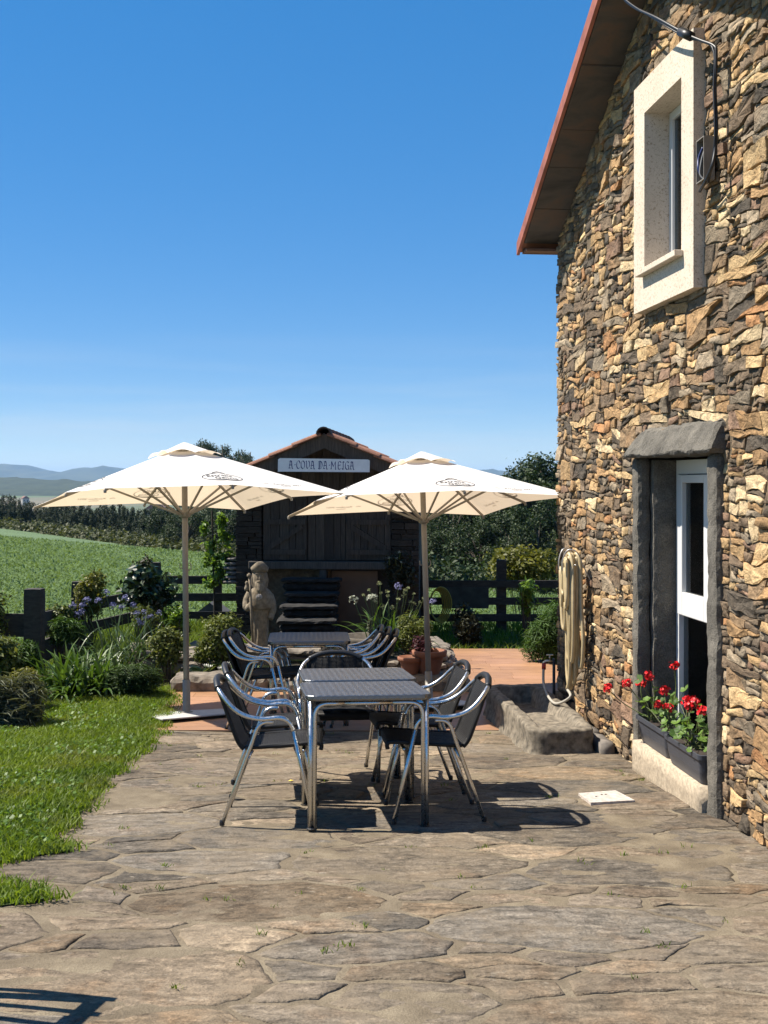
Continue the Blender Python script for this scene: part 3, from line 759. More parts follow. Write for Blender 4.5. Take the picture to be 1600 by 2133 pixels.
# garden door: granite jambs, lintel, pale sill slab
m_granite, nt, b = new_mat('dark_weathered_granite')
w = wcoords(nt); n1 = noise(nt, w, 5, 6, 0.65); n2 = noise(nt, w, 110, 3, 0.7)
c = ramp(nt, n1, [(0.3, (0.075, 0.068, 0.056)), (0.55, (0.135, 0.123, 0.102)), (0.75, (0.20, 0.18, 0.146))])
nt.links.new(mixc(nt, 'MULTIPLY', 0.9, c, ramp(nt, n2, [(0.3, (0.45,) * 3), (0.65, (1.25,) * 3)])), b.inputs['Base Color'])
b.inputs['Roughness'].default_value = 0.95; p = bump(nt, b, n1, 0.5, 0.02); bump(nt, b, n2, 0.9, 0.008, p)
def rough_box(name, mat, parent, x0, x1, y0, y1, z0, z1, amp=0.006, seg=0.06, seed=0, shape=None, flat=False):
    """hewn block: subdivided box with an uneven skin"""
    nx, ny, nz = (max(1, round((q - p) / seg)) for p, q in ((x0, x1), (y0, y1), (z0, z1)))
    idx = {}; v = []; f = []
    def vid(i, j, k):
        if (i, j, k) not in idx:
            x, y, z = x0 + (x1 - x0) * i / nx, y0 + (y1 - y0) * j / ny, z0 + (z1 - z0) * k / nz
            if shape: x, y, z = shape(x, y, z)
            d = mnoise.noise_vector((x * 9 + seed, y * 9, z * 9)) + 0.5 * mnoise.noise_vector((x * 27 + seed, y * 27, z * 27))
            e = (i in (0, nx)) + (j in (0, ny)) + (k in (0, nz))
            cx, cy, cz = (x0 + x1) / 2, (y0 + y1) / 2, (z0 + z1) / 2
            q = amp * 0.9 * (e - 1)
            x -= math.copysign(q if i in (0, nx) else 0, x - cx); y -= math.copysign(q if j in (0, ny) else 0, y - cy); z -= math.copysign(q if k in (0, nz) else 0, z - cz)
            idx[(i, j, k)] = len(v); v.append((x + d.x * amp, y + d.y * amp, z + d.z * amp))
        return idx[(i, j, k)]
    for i in range(nx):
        for j in range(ny):
            for k, fl in ((0, 1), (nz, 0)):
                q = (vid(i, j, k), vid(i + 1, j, k), vid(i + 1, j + 1, k), vid(i, j + 1, k)); f.append(q[::-1] if fl else q)
    for i in range(nx):
        for k in range(nz):
            for j, fl in ((0, 0), (ny, 1)):
                q = (vid(i, j, k), vid(i + 1, j, k), vid(i + 1, j, k + 1), vid(i, j, k + 1)); f.append(q[::-1] if fl else q)
    for j in range(ny):
        for k in range(nz):
            for i, fl in ((0, 1), (nx, 0)):
                q = (vid(i, j, k), vid(i, j + 1, k), vid(i, j + 1, k + 1), vid(i, j, k + 1)); f.append(q[::-1] if fl else q)
    me = bpy.data.meshes.new(name); me.from_pydata(v, [], f); me.update(); me.materials.append(mat)
    if not flat: me.polygons.foreach_set('use_smooth', np.ones(len(me.polygons), bool))
    return link_mesh(name, me, parent)
door = bpy.data.objects.new('garden_door', None); COL.objects.link(door); door.parent = house
rough_box('jamb', m_granite, door, 2.205, 2.33, -0.015, 0.085, 0.02, 2.262, 0.009, 0.03, 1, flat=True)
rough_box('jamb', m_granite, door, 2.21, 2.365, 0.087, 0.30, 0.33, 2.25, 0.007, 0.03, 5, flat=True)
rough_box('jamb', m_granite, door, 3.60, 3.75, -0.02, 0.30, 0.05, 2.262, 0.009, 0.03, 9, flat=True)
def lint(x, y, z):
    t = (z - 2.262) / 0.2
    if x < 2.9: x += 0.22 * t * (2.95 - x) / 0.75
    else: x -= 0.03 * t
    return (x, y + (0.085 * t if y < 0.05 else 0), z)
rough_box('lintel', m_granite, door, 2.20, 3.80, -0.092, 0.32, 2.262, 2.455, 0.012, 0.022, 13, lint, flat=True)
m_pale, nt, b = new_mat('pale_cut_granite')
w = wcoords(nt); n1 = noise(nt, w, 3, 4, 0.6); n2 = noise(nt, w, 220, 2, 0.7)
c = ramp(nt, n1, [(0.3, (0.56, 0.470, 0.370)), (0.7, (0.65, 0.560, 0.455))])
nt.links.new(mixc(nt, 'MULTIPLY', 0.7, c, ramp(nt, n2, [(0.32, (0.55, 0.52, 0.48)), (0.5, (1.0,) * 3)])), b.inputs['Base Color']); b.inputs['Roughness'].default_value = 0.85
n3 = noise(nt, w, 55, 3, 0.7); bump(nt, b, n3, 0.35, 0.004)
c2 = b.inputs['Base Color'].links[0].from_socket
nt.links.new(mixc(nt, 'MULTIPLY', 0.8, c2, ramp(nt, n3, [(0.34, (0.50, 0.43, 0.35)), (0.46, (1.0,) * 3)])), b.inputs['Base Color'])
m_sill = simple('worn_sill_granite', (0.42, 0.345, 0.25), 0.9, var=0.3, vscale=45, bmp=0.6)
rough_box('sill_slab', m_sill, door, 2.335, 3.595, -0.055, 0.40, 0.06, 0.32, 0.002, 0.09, 17)
m_white = simple('white_window_frame', (0.78, 0.78, 0.77), 0.35)
m_glass, nt, b = new_mat('window_glass')
b.inputs['Base Color'].default_value = (0.75, 0.8, 0.78, 1); b.inputs['Roughness'].default_value = 0.03; b.inputs['IOR'].default_value = 1.45
b.inputs['Transmission Weight'].default_value = 1.0
gl = N(nt, 'ShaderNodeBsdfGlossy'); gl.inputs['Roughness'].default_value = 0.02
tr = N(nt, 'ShaderNodeBsdfTransparent'); tr.inputs[0].default_value = (0.62, 0.66, 0.66, 1)
fr = N(nt, 'ShaderNodeFresnel'); fr.inputs[0].default_value = 1.5
mx = N(nt, 'ShaderNodeMixShader'); nt.links.new(fr.outputs[0], mx.inputs[0]); nt.links.new(tr.outputs[0], mx.inputs[1]); nt.links.new(gl.outputs[0], mx.inputs[2])
nt.links.new(mx.outputs[0], nt.nodes['Material Output'].inputs[0])
fy0, fy1 = 0.25, 0.315
fr_ = MB(); a0, a1, z0, z1 = 2.367, 3.598, 0.322, 2.243; t = 0.05
fr_.box(a0, a0 + t, fy0, fy1, z0, z1); fr_.box(a1 - t, a1, fy0, fy1, z0, z1); fr_.box(a0 + t, a1 - t, fy0, fy1, z1 - 0.095, z1); fr_.box(a0 + t, a1 - t, fy0, fy1, z0, z0 + t)
fr_.build('door_frame', m_white, door, bevel=0.004)
mid = (a0 + a1) / 2
for p, q in ((a0 + t + .003, mid - .002), (mid + .002, a1 - t - .003)):
    s = MB(); zt, zl, w_ = z1 - 0.10, 1.19, 0.085                       # opening casement above, fixed light below
    s.box(p, p + w_, fy0 - .012, fy1 - .012, zl, zt); s.box(q - w_, q, fy0 - .012, fy1 - .012, zl, zt)
    s.box(p + w_, q - w_, fy0 - .012, fy1 - .012, zt - 0.055, zt); s.box(p + w_, q - w_, fy0 - .012, fy1 - .012, zl, 1.345)
    s.build('casement', m_white, door, bevel=0.006)
    MB().box(p + w_ - .01, q - w_ + .01, fy0 + .02, fy0 + .026, 1.34, zt - .05).build('pane', m_glass, door)
    MB().box(p, q, fy0 + .035, fy0 + .041, z0 + t - .005, 1.195).build('pane', m_glass, door)
MB().box(mid - .022, mid + .022, fy0 + .01, fy1, z0 + t, 1.188).build('mullion', m_white, door, bevel=0.004)

# upper window: pale cut-stone surround, ledge, white frame
win = bpy.data.objects.new('upper_window', None); COL.objects.link(win); win.parent = house
oa0, oa1, oz0, oz1 = 2.588, 3.28, 3.47, 4.56
sr = MB(); F0, F1 = -0.05, 0.16
for x0, x1, zz0, zz1 in ((W['a0'], oa0, W['z0'], W['z1']), (oa1, W['a1'], W['z0'], W['z1']), (oa0, oa1, oz1, W['z1']), (oa0, oa1, W['z0'], oz0)):
    sr.box(x0, x1, F0, F1, zz0, zz1)
sr.build('surround', m_pale, win)
MB().box(oa0 - 0.035, oa1 + 0.035, F0 - 0.055, F0 - 0.002, oz0 - 0.005, oz0 + 0.032).build('ledge', m_pale, win, bevel=0.004)
MB().box(oa0 + 0.001, oa1 - 0.001, F0 - 0.0019, F1 - 0.04, oz0 + 0.001, oz0 + 0.03).build('sill', m_pale, win)
wf = MB(); y0_, y1_ = 0.12, 0.165; t = 0.055
A0, A1, Z0, Z1 = oa0 + .002, oa1 - .002, oz0 + .032, oz1 - .002
wf.box(A0, A0 + t, y0_, y1_, Z0, Z1); wf.box(A1 - t, A1, y0_, y1_, Z0, Z1); wf.box(A0 + t, A1 - t, y0_, y1_, Z1 - t, Z1); wf.box(A0 + t, A1 - t, y0_, y1_, Z0, Z0 + t)
wf.box((A0 + A1) / 2 - .03, (A0 + A1) / 2 + .03, y0_, y1_, Z0 + t, Z1 - t)
wf.build('frame', m_white, win, bevel=0.004)
MB().box(A0 + t, A1 - t, y0_ + .02, y0_ + .026, Z0 + t, Z1 - t).build('pane', m_glass, win)
# ------------------------------------------------------------------ cafe furniture
def tilted(loc, rz, slope, side=0.0):
    """stand something on paving that falls away by `slope`"""
    return Matrix.Translation(loc) @ Matrix.Rotation(side, 4, 'Y') @ Matrix.Rotation(-slope, 4, 'X') @ Matrix.Rotation(rz, 4, 'Z')

m_alu, nt, b = new_mat('brushed_aluminium_tube')
b.inputs['Metallic'].default_value = 1.0; b.inputs['Base Color'].default_value = (0.62, 0.615, 0.60, 1)
n1 = noise(nt, coords(nt), 45, 3); nt.links.new(ramp(nt, n1, [(0.3, (0.20,) * 3), (0.7, (0.38,) * 3)]), b.inputs['Roughness'])
m_steel, nt, b = new_mat('engine_turned_steel_top')
b.inputs['Metallic'].default_value = 1.0; b.inputs['Base Color'].default_value = (0.21, 0.22, 0.235, 1)
vo = N(nt, 'ShaderNodeTexVoronoi'); vo.inputs['Scale'].default_value = 26; vo.inputs['Randomness'].default_value = 0.15
nt.links.new(coords(nt), vo.inputs['Vector'])
n1 = noise(nt, coords(nt), 6, 4)
nt.links.new(ramp(nt, vo.outputs['Distance'], [(0.1, (0.22,) * 3), (0.7, (0.5,) * 3)]), b.inputs['Roughness'])
bump(nt, b, vo.outputs['Distance'], 0.12, 0.004)
m_rattan, nt, b = new_mat('black_woven_rattan')
w = coords(nt, 'Object', (1, 1, 1)); wv = N(nt, 'ShaderNodeTexWave'); wv.inputs['Scale'].default_value = 42; wv.bands_direction = 'Y'; wv.inputs['Distortion'].default_value = 0.4
nt.links.new(w, wv.inputs['Vector'])
nt.links.new(ramp(nt, wv.outputs['Fac'], [(0.2, (0.004,) * 3), (0.8, (0.014, 0.013, 0.013))]), b.inputs['Base Color'])
b.inputs['Roughness'].default_value = 0.5; b.inputs['Specular IOR Level'].default_value = 0.3; bump(nt, b, wv.outputs['Fac'], 0.5, 0.003)
m_black = simple('black_plastic', (0.012, 0.012, 0.013), 0.45)

def woven(prof, halfw, arc, name, parent, ripples=0.0095, amp=0.0028):
    """ribbed weave: a side profile swept across the chair; arc bows the middle back"""
    P = [Vector((x, 0, z)) for x, z in prof]; P = crom(P, 6)
    L = [0.0]
    for p, q in zip(P, P[1:]): L.append(L[-1] + (q - p).length)
    n = int(L[-1] / ripples * 3); nw = 9; v = []
    for i in range(n + 1):
        s = L[-1] * i / n; k = max(j for j in range(len(L)) if L[j] <= s + 1e-9); k = min(k, len(P) - 2)
        t = (s - L[k]) / max(1e-9, L[k + 1] - L[k]); p = P[k].lerp(P[k + 1], t); tg = (P[k + 1] - P[k]).normalized()
        nr = Vector((-tg.z, 0, tg.x)); u = s / L[-1]; hw = halfw(u)
        for j in range(nw):
            c = -1 + 2 * j / (nw - 1)
            d = amp * math.sin(2 * math.pi * s / ripples + (math.pi * (j % 2) * 0.5)) - arc(u) * (1 - c * c)
            q = p + nr * d; v.append((q.x, c * hw, q.z))
    m = len(v); v += [(x - 0.0, y, z - 0.008) for x, y, z in v]
    f = []
    for i in range(n):
        for j in range(nw - 1):
            a = i * nw + j; f += [(a, a + nw, a + nw + 1, a + 1), (m + a, m + a + 1, m + a + nw + 1, m + a + nw)]
    for i in range(n):
        for j in (0, nw - 1):
            a = i * nw + j; f.append((a, a + nw, m + a + nw, m + a) if j else (a, m + a, m + a + nw, a + nw))
    mb = MB(); mb.add(v, f)
    for s in (-1, 1):     # black wrapped rail along each edge
        mb.tube([(p.x, s * halfw(L[i] / L[-1]), p.z - 0.004) for i, p in enumerate(P)], 0.0125, 7)
    return mb.build(name, m_rattan, parent, smooth=True)

def make_chair():
    t = thing('cafe_chair', 'x', 'chair', group='woven cafe armchairs')
    woven([(0.545, 0.415), (0.548, 0.440), (0.52, 0.453), (0.36, 0.442), (0.20, 0.430), (0.125, 0.428)], lambda u: 0.222 - 0.012 * u, lambda u: 0.012 * math.sin(math.pi * u), 'seat', t)
    woven([(0.118, 0.418), (0.085, 0.46), (0.045, 0.56), (0.0, 0.68), (-0.032, 0.752)], lambda u: 0.205 - 0.02 * u ** 3, lambda u: 0.022 * u - 0.0, 'backrest', t)
    MB().tube(crom([(-0.030, -0.185, 0.745), (-0.047, -0.10, 0.778), (-0.052, 0, 0.787), (-0.047, 0.10, 0.778), (-0.030, 0.185, 0.745)], 4), 0.0195, 9).build('back_sleeve', m_black, t, True)
    for s in (-1, 1):
        MB().tube(crom([(-0.030, s * 0.183, 0.746), (0.0, s * 0.225, 0.712), (0.06, s * 0.258, 0.650), (0.13, s * 0.272, 0.608), (0.22, s * 0.275, 0.590), (0.30, s * 0.275, 0.596), (0.345, s * 0.274, 0.590), (0.378, s * 0.272, 0.565), (0.395, s * 0.268, 0.525)], 4), 0.0130, 9).build('armrest', m_alu, t, True)
        MB().tube([(0.395, s * 0.268, 0.526), (0.455, s * 0.252, 0.262), (0.515, s * 0.236, 0.0)], 0.0125, 9).build('leg', m_alu, t, True)
        MB().tube(crom([(0.285, s * 0.262, 0.572), (0.235, s * 0.262, 0.570), (0.198, s * 0.260, 0.540), (0.165, s * 0.256, 0.45)], 4) + [Vector((0.08, s * 0.235, 0.22)), Vector((0.0, s * 0.212, 0.0))], 0.0118, 9).build('leg', m_alu, t, True)
        MB().tube([(0.40, s * 0.218, 0.425), (0.440, s * 0.246, 0.335)], 0.008, 6).build('brace', m_alu, t, True)
        MB().tube([(0.17, s * 0.214, 0.41), (0.115, s * 0.243, 0.315)], 0.008, 6).build('brace', m_alu, t, True)
        for fx, fy in ((0.514, 0.2365), (0.001, 0.213)): MB().lathe([(0.014, 0.0), (0.015, 0.02), (0.012, 0.03)], 8, (fx, s * fy, -0.002)).build('foot_cap', m_black, t)
    for fx, fz_ in ((0.45, 0.405), (0.15, 0.395)): MB().tube([(fx, -0.218, fz_), (fx, 0.218, fz_)], 0.011, 8).build('stretcher', m_alu, t, True)
    return t
chair0 = make_chair(); used = [False]
def put_chair(x, y, ang, label, group='woven cafe armchairs around the front tables', z=0.0, slope=None, fwd=0.0):
    if used[0]: o = copy_tree(chair0)
    else: o = chair0; used[0] = True
    sl = (0.05 if y < 10 else 0.0) if slope is None else slope
    o.matrix_world = tilted((x, y, gz(y) + 0.014 + z), ang, sl)
    tag(o, label, 'chair', group); return o
PI = math.pi
put_chair(-0.905, 6.59, R(2), 'black woven cafe chair at the near left side of the front table')
put_chair(-0.955, 7.24, R(6), 'black woven cafe chair at the left, directly behind the near left chair')
put_chair(0.545, 6.68, PI + R(5), 'black woven cafe chair at the near right side of the front table')
put_chair(0.470, 7.37, PI + R(8), 'black woven cafe chair at the right, between the front table and the stone trough')
put_chair(-0.335, 7.985, -PI / 2 + R(7), 'black woven cafe chair facing the camera at the head of the front tables')
for k in range(2):
    put_chair(-1.30 + 0.05 * k, 9.80, R(-4), ('lower of the two nested black woven chairs left of the rear table', 'upper of the two nested black woven chairs left of the rear table')[k], 'stacked cafe chairs left of the rear table', z=0.018 * k, slope=0.02)
for k in range(3):
    put_chair(0.06 - 0.065 * k, 9.92, PI + R(3), 'black woven cafe chair in the stack right of the rear table, %s' % ('lowest of three', 'middle of three', 'topmost of three')[k], 'stacked cafe chairs right of the rear table', z=0.018 * k, slope=0.02)
# unseen slatted table left of the frame, invented to cast the striped shadow
sl_t = thing('added_shadow_table', 'unseen slatted table added outside the left edge to cast the striped shadow on the near paving', 'table'); sl_t.matrix_world = tilted((-1.44, 4.06, gz(4.06) + 0.012), R(-11), 0.05)
m_slat = simple('oiled_slats', (0.16, 0.10, 0.06), 0.7, var=0.3, vscale=8)
for k in range(6): MB().box(-1.2, 0.0, -0.125 * k - 0.032, -0.125 * k + 0.0, 0.715, 0.74).build('slat', m_slat, sl_t)
for xx in (-1.15, -0.06): MB().box(xx, xx + 0.05, -0.655, -0.002, 0.68, 0.7145).build('batten', m_slat, sl_t)
for xx in (-1.15, -0.06):
    for yy in (-0.64, -0.06): MB().box(xx, xx + 0.045, yy, yy + 0.045, 0.0, 0.6795).build('leg', m_slat, sl_t)

def rrect(h, r, n=5):
    out = []
    for cx, cy, a0 in ((h - r, h - r, 0), (-h + r, h - r, 90), (-h + r, -h + r, 180), (h - r, -h + r, 270)):
        for i in range(n + 1):
            a = R(a0 + 90 * i / n); out.append((cx + r * math.cos(a), cy + r * math.sin(a)))
    return out
def make_table():
    t = thing('cafe_table', 'x', 'table', group='square steel cafe tables')
    mb = MB(); ring = lambda h, r, z: [(x, y, z) for x, y in rrect(h, r)]
    L = [ring(0.338, 0.05, 0.690), ring(0.348, 0.058, 0.690), ring(0.350, 0.06, 0.700), ring(0.350, 0.06, 0.716), ring(0.347, 0.057, 0.720), ring(0.335, 0.048, 0.7195)]
    n = len(L[0]); v = [p for q in L for p in q]; f = [(i * n + k, i * n + (k + 1) % n, (i + 1) * n + (k + 1) % n, (i + 1) * n + k) for i in range(len(L) - 1) for k in range(n)]
    f += [tuple(range((len(L) - 1) * n, len(L) * n)), tuple(reversed(range(n)))]
    mb.add(v, f).build('tabletop', m_steel, t)
    for sx in (-1, 1):
        for sy in (-1, 1):
            a = 0.300; mb = MB()
            mb.tube(fillet([(sx * a, sy * (a + 0.024), 0.0), (sx * a, sy * (a + 0.024), 0.674), (sx * (a - 0.17), sy * (a + 0.024), 0.674)], 0.075, 6), 0.0125, 9)
            mb.tube(fillet([(sx * (a + 0.024), sy * a, 0.0), (sx * (a + 0.024), sy * a, 0.674), (sx * (a + 0.024), sy * (a - 0.17), 0.674)], 0.075, 6), 0.0125, 9)
            mb.tube([(sx * (a + 0.021), sy * (a + 0.021), 0.004), (sx * (a + 0.021), sy * (a + 0.021), 0.689)], 0.0125, 9)
            leg = mb.build('leg', m_alu, t, True)
            MB().lathe([(0.028, 0.0), (0.03, 0.006), (0.02, 0.012)], 10, (sx * (a + 0.012), sy * (a + 0.012), -0.006)).build('foot_cap', m_black, leg)
    for i in range(4):
        m4 = Matrix.Rotation(i * PI / 2, 4, 'Z')
        MB().tube([m4 @ Vector((-0.135, 0.324, 0.674)), m4 @ Vector((0.135, 0.324, 0.674))], 0.0125, 9).build('rail', m_alu, t, True)
    return t
tab0 = make_table(); first = [True]
for x, y, a, sl, lab in ((-0.122, 6.631, R(7.1), 0.066, 'square steel cafe table nearest the camera, pushed against a second one'), (-0.185, 7.345, R(7.1), 0.060, 'square steel cafe table directly behind the nearest one, touching it'), (-0.655, 10.06, R(4), 0.02, 'square steel cafe table at the back between two stacks of chairs')):
    o = tab0 if first[0] else copy_tree(tab0); first[0] = False
    o.matrix_world = tilted((x, y, gz(y) + 0.014), a, sl); tag(o, lab, 'table', 'square steel cafe tables')

# ------------------------------------------------------------------ lettering
def text_mesh(s, size, bold=0.0, shear=0.0, align='CENTER'):
    cu = bpy.data.curves.new('lettering', 'FONT'); cu.body = s; cu.size = size; cu.offset = bold; cu.shear = shear
    cu.align_x = align; cu.resolution_u = 2; cu.fill_mode = 'FRONT'
    ob = bpy.data.objects.new('lettering', cu); COL.objects.link(ob)
    dg = bpy.context.evaluated_depsgraph_get(); dg.update()
    me = bpy.data.meshes.new_from_object(ob.evaluated_get(dg))
    v = [tuple(p.co) for p in me.vertices]; f = [tuple(p.vertices) for p in me.polygons]
    bpy.data.objects.remove(ob); bpy.data.curves.remove(cu); bpy.data.meshes.remove(me)
    return [(x, y) for x, y, z in v], f

# ------------------------------------------------------------------ parasols
m_canvas, nt, b = new_mat('cream_parasol_canvas')
b.inputs['Base Color'].default_value = (0.86, 0.84, 0.81, 1); b.inputs['Roughness'].default_value = 0.85; b.inputs['Specular IOR Level'].default_value = 0.15
n1 = noise(nt, coords(nt, 'Object', (1, 1, 0.3)), 3.2, 4, 0.5, 1.2); bump(nt, b, n1, 0.32, 0.03)
tl = N(nt, 'ShaderNodeBsdfTranslucent'); tl.inputs[0].default_value = (0.88, 0.70, 0.49, 1)
mx = N(nt, 'ShaderNodeMixShader'); mx.inputs[0].default_value = 0.36
nt.links.new(b.outputs[0], mx.inputs[1]); nt.links.new(tl.outputs[0], mx.inputs[2]); nt.links.new(mx.outputs[0], nt.nodes['Material Output'].inputs[0])
m_pole = simple('sand_coated_pole', (0.29, 0.262, 0.22), 0.5, var=0.08, vscale=20)
m_plate = simple('galvanised_plate', (0.50, 0.49, 0.47), 0.6, var=0.15, vscale=10)
m_ink = simple('print_ink', (0.02, 0.022, 0.03), 0.8)
m_inkgrey = simple('grey_print_ink', (0.16, 0.15, 0.14), 0.8)

def make_parasol(name, label, x, y, rot, s, zc, zm, slope, side):
    t = thing(name, label, 'parasol', group='cream cafe parasols')
    t.matrix_world = tilted((x, y, gz(y) + 0.014), rot, slope, side)
    za = zm + 0.445
    pl = MB(); pl.box(-0.36, 0.36, -0.36, 0.36, 0.0, 0.012); pl.build('base_plate', m_plate, t, bevel=0.003)
    MB().lathe([(0.055, 0.0125), (0.055, 0.018), (0.034, 0.02), (0.034, 0.30), (0.030, 0.302)], 14).build('socket', m_pole, t, True)
    MB().tube([(0, 0, 0.02), (0, 0, za - 0.02)], 0.0265, 14).build('pole', m_pole, t, True)
    hub = MB().lathe([(0.03, zm - 0.21), (0.05, zm - 0.20), (0.055, zm - 0.165), (0.036, zm - 0.15)], 12).build('runner', m_pole, t, True)
    MB().lathe([(0.03, za - 0.09), (0.05, za - 0.085), (0.05, za - 0.045), (0.03, za - 0.035)], 12).build('top_hub', m_pole, t, True)
    MB().tube(crom([(0.027, 0, 1.28), (0.05, 0, 1.29), (0.055, 0, 1.33), (0.04, 0, 1.35)], 3), 0.005, 6).tube(crom([(-0.027, 0, 1.30), (-0.05, 0, 1.30), (-0.052, 0, 1.34)], 3), 0.004, 6).build('cleat', m_pole, t, True)
    rim = []
    for k in range(8):
        a, bb = ((1, -1), (1, 0), (1, 1), (0, 1), (-1, 1), (-1, 0), (-1, -1), (0, -1))[k]
        rim.append(Vector((a * s / 2, bb * s / 2, zc if a and bb else zm)))
    apex = Vector((0, 0, za))
    for k in range(8):
        p = rim[k]; d = p - apex
        MB().bar(apex + d * 0.05 - Vector((0, 0, 0.022)), apex + d * 0.985 - Vector((0, 0, 0.016)), 0.014, 0.022).build('rib', m_pole, t)
        h = Vector((p.x, p.y, 0)).normalized() * 0.045
        MB().bar(Vector((h.x, h.y, zm - 0.18)), apex + d * 0.56 - Vector((0, 0, 0.03)), 0.013, 0.018).build('strut', m_pole, t)
    def surf(u, q):          # u in 0..8 around the rim, q from apex 0 to rim 1
        k = int(u) % 8; f = u - int(u); a, b2 = rim[k], rim[(k + 1) % 8]
        p = a.lerp(b2, f); sag = 4 * f * (1 - f)
        p = p + (Vector((0, 0, p.z)) - p).normalized() * 0.022 * sag * q * q if True else p
        w_ = apex.lerp(p, q); w_.z -= 0.020 * sag * math.sin(PI * q) * 0.8
        return w_
    def sheet(q0, q1, nq, lift, name, par, scal=0.0):
        nu = 64; v = []
        for i in range(nq + 1):
            for j in range(nu):
                u = 8 * j / nu; q = q0 + (q1 - q0) * i / nq
                fr_ = u - int(u); e = (i / nq) ** 3 * scal * 4 * fr_ * (1 - fr_)
                p = surf(u, q); v.append((p.x, p.y, p.z + lift(i / nq) + e))
        f = [(i * nu + j, (i + 1) * nu + j, (i + 1) * nu + (j + 1) % nu, i * nu + (j + 1) % nu) for i in range(nq) for j in range(nu)]
        return link_mesh(name, np_mesh(name, v, f, smooth=True, mat=m_canvas), par)
    can = sheet(0.13, 1.0, 14, lambda r: 0.0, 'canopy', t)
    sheet(0.012, 0.235, 6, lambda r: 0.040 - 0.020 * r, 'vent_cap', t, 0.042)
    v = []; q = []      # hem
    for k in range(8):
        MB().lathe([(0.012, -0.02), (0.014, 0.0), (0.006, 0.012)], 8, tuple(rim[k] * 0.992)).build('rib_tip', m_pole, t)
    # printed marks on each of the four sides, 2 mm above the cloth
    def panel_pt(side, px_, qy):        # px_ metres along the edge from the middle, qy metres up the slope from the edge
        mid_u = (7, 1, 3, 5)[side]
        m_ = rim[mid_u % 8]; sl_len = (apex - m_).length; q = max(0.02, 1 - qy / sl_len)
        half = q * s / 2; r = max(-1.0, min(1.0, px_ / half)); u = (mid_u + r) % 8
        return surf(u, q)
    def stamp(side, verts, faces, cx, cy, mat, name, par=can):
        out = []
        for x_, y_ in verts:
            p = panel_pt(side, cx + x_, cy + y_); e1 = panel_pt(side, cx + x_ + 0.02, cy + y_) - p; e2 = panel_pt(side, cx + x_, cy + y_ + 0.02) - p
            nn = e1.cross(e2); nn = nn.normalized() if nn.length > 1e-9 else Vector((0, 0, 1))
            if nn.z < 0: nn = -nn
            out.append(p + nn * 0.0025)
        mb = MB(); mb.add(out, faces); return mb.build(name, mat, par)
    ell = []; ef = []; n = 40
    for i in range(n):
        a = 2 * PI * i / n; th = 0.010 + 0.016 * max(0, -math.sin(a)) ** 3
        ell += [(0.185 * math.cos(a), 0.108 * math.sin(a)), ((0.185 - 0.009) * math.cos(a), (0.108 - th) * math.sin(a))]
    ef = [(2 * i, 2 * i + 1, (2 * i + 3) % (2 * n), (2 * i + 2) % (2 * n)) for i in range(n)]
    crown = []; n2 = 12
    for i in range(n2 + 1):
        a = PI * i / n2; crown += [(0.06 * math.cos(a), 0.098 + 0.042 * math.sin(a)), (0.052 * math.cos(a), 0.096 + 0.033 * math.sin(a))]
    cf = [(2 * i, 2 * i + 1, 2 * i + 3, 2 * i + 2) for i in range(n2)]
    t1 = text_mesh('Estrella', 0.080, 0.0006, 0.12); t2 = text_mesh('Galicia', 0.080, 0.0006, 0.12)
    t3 = text_mesh('Xacobeo 2021', 0.047, 0.0006); t4 = text_mesh('Galicia', 0.036, 0.0004)
    shell = []; sf = []
    for i in range(7):
        a = R(25 + 130 * i / 6); o_ = len(shell); w_ = 0.10
        shell += [(0.006 * math.cos(a), 0.004 * math.sin(a)), (0.034 * math.cos(a - w_), 0.03 * math.sin(a - w_)), (0.034 * math.cos(a + w_), 0.03 * math.sin(a + w_))]; sf.append((o_, o_ + 1, o_ + 2))
    for side_ in range(4):
        stamp(side_, ell, ef, 0.0, 0.235, m_ink, 'emblem_ring'); stamp(side_, crown, cf, 0.0, 0.235, m_ink, 'emblem_star_arch')
        stamp(side_, t1[0], t1[1], -0.02, 0.246, m_ink, 'emblem_lettering'); stamp(side_, t2[0], t2[1], 0.02, 0.176, m_ink, 'emblem_lettering')
        stamp(side_, t3[0], t3[1], 0.58, 0.135, m_inkgrey, 'small_lettering'); stamp(side_, t4[0], t4[1], 0.55, 0.092, m_inkgrey, 'small_lettering')
        stamp(side_, shell, sf, 0.375, 0.135, m_inkgrey, 'shell_mark')
    return t
make_parasol('parasol', 'open square cream parasol on the left, beside the lawn', -1.769, 10.325, 0.545, 2.183, 1.913, 1.967, 0.088, -0.024)
make_parasol('parasol', 'open square cream parasol on the right, reaching the house corner', 0.424, 10.776, 0.313, 2.147, 1.855, 1.901, 0.106, -0.027)
# ------------------------------------------------------------------ trough, hose, tap, planters, wall box, cables
def WP(px, py, b=0.0):
    """point b metres out from the house wall seen at pixel px, py"""
    r = (px - 800.0) / FPX; y = (2.57 - 1.005 * b) / (r + 0.10125)
    return Vector((r * y, y, CAMZ + (YH - py) / FPX * y))
HM = Matrix.Translation((HX, HY, 0)) @ Matrix.Rotation(HROT, 4, 'Z')

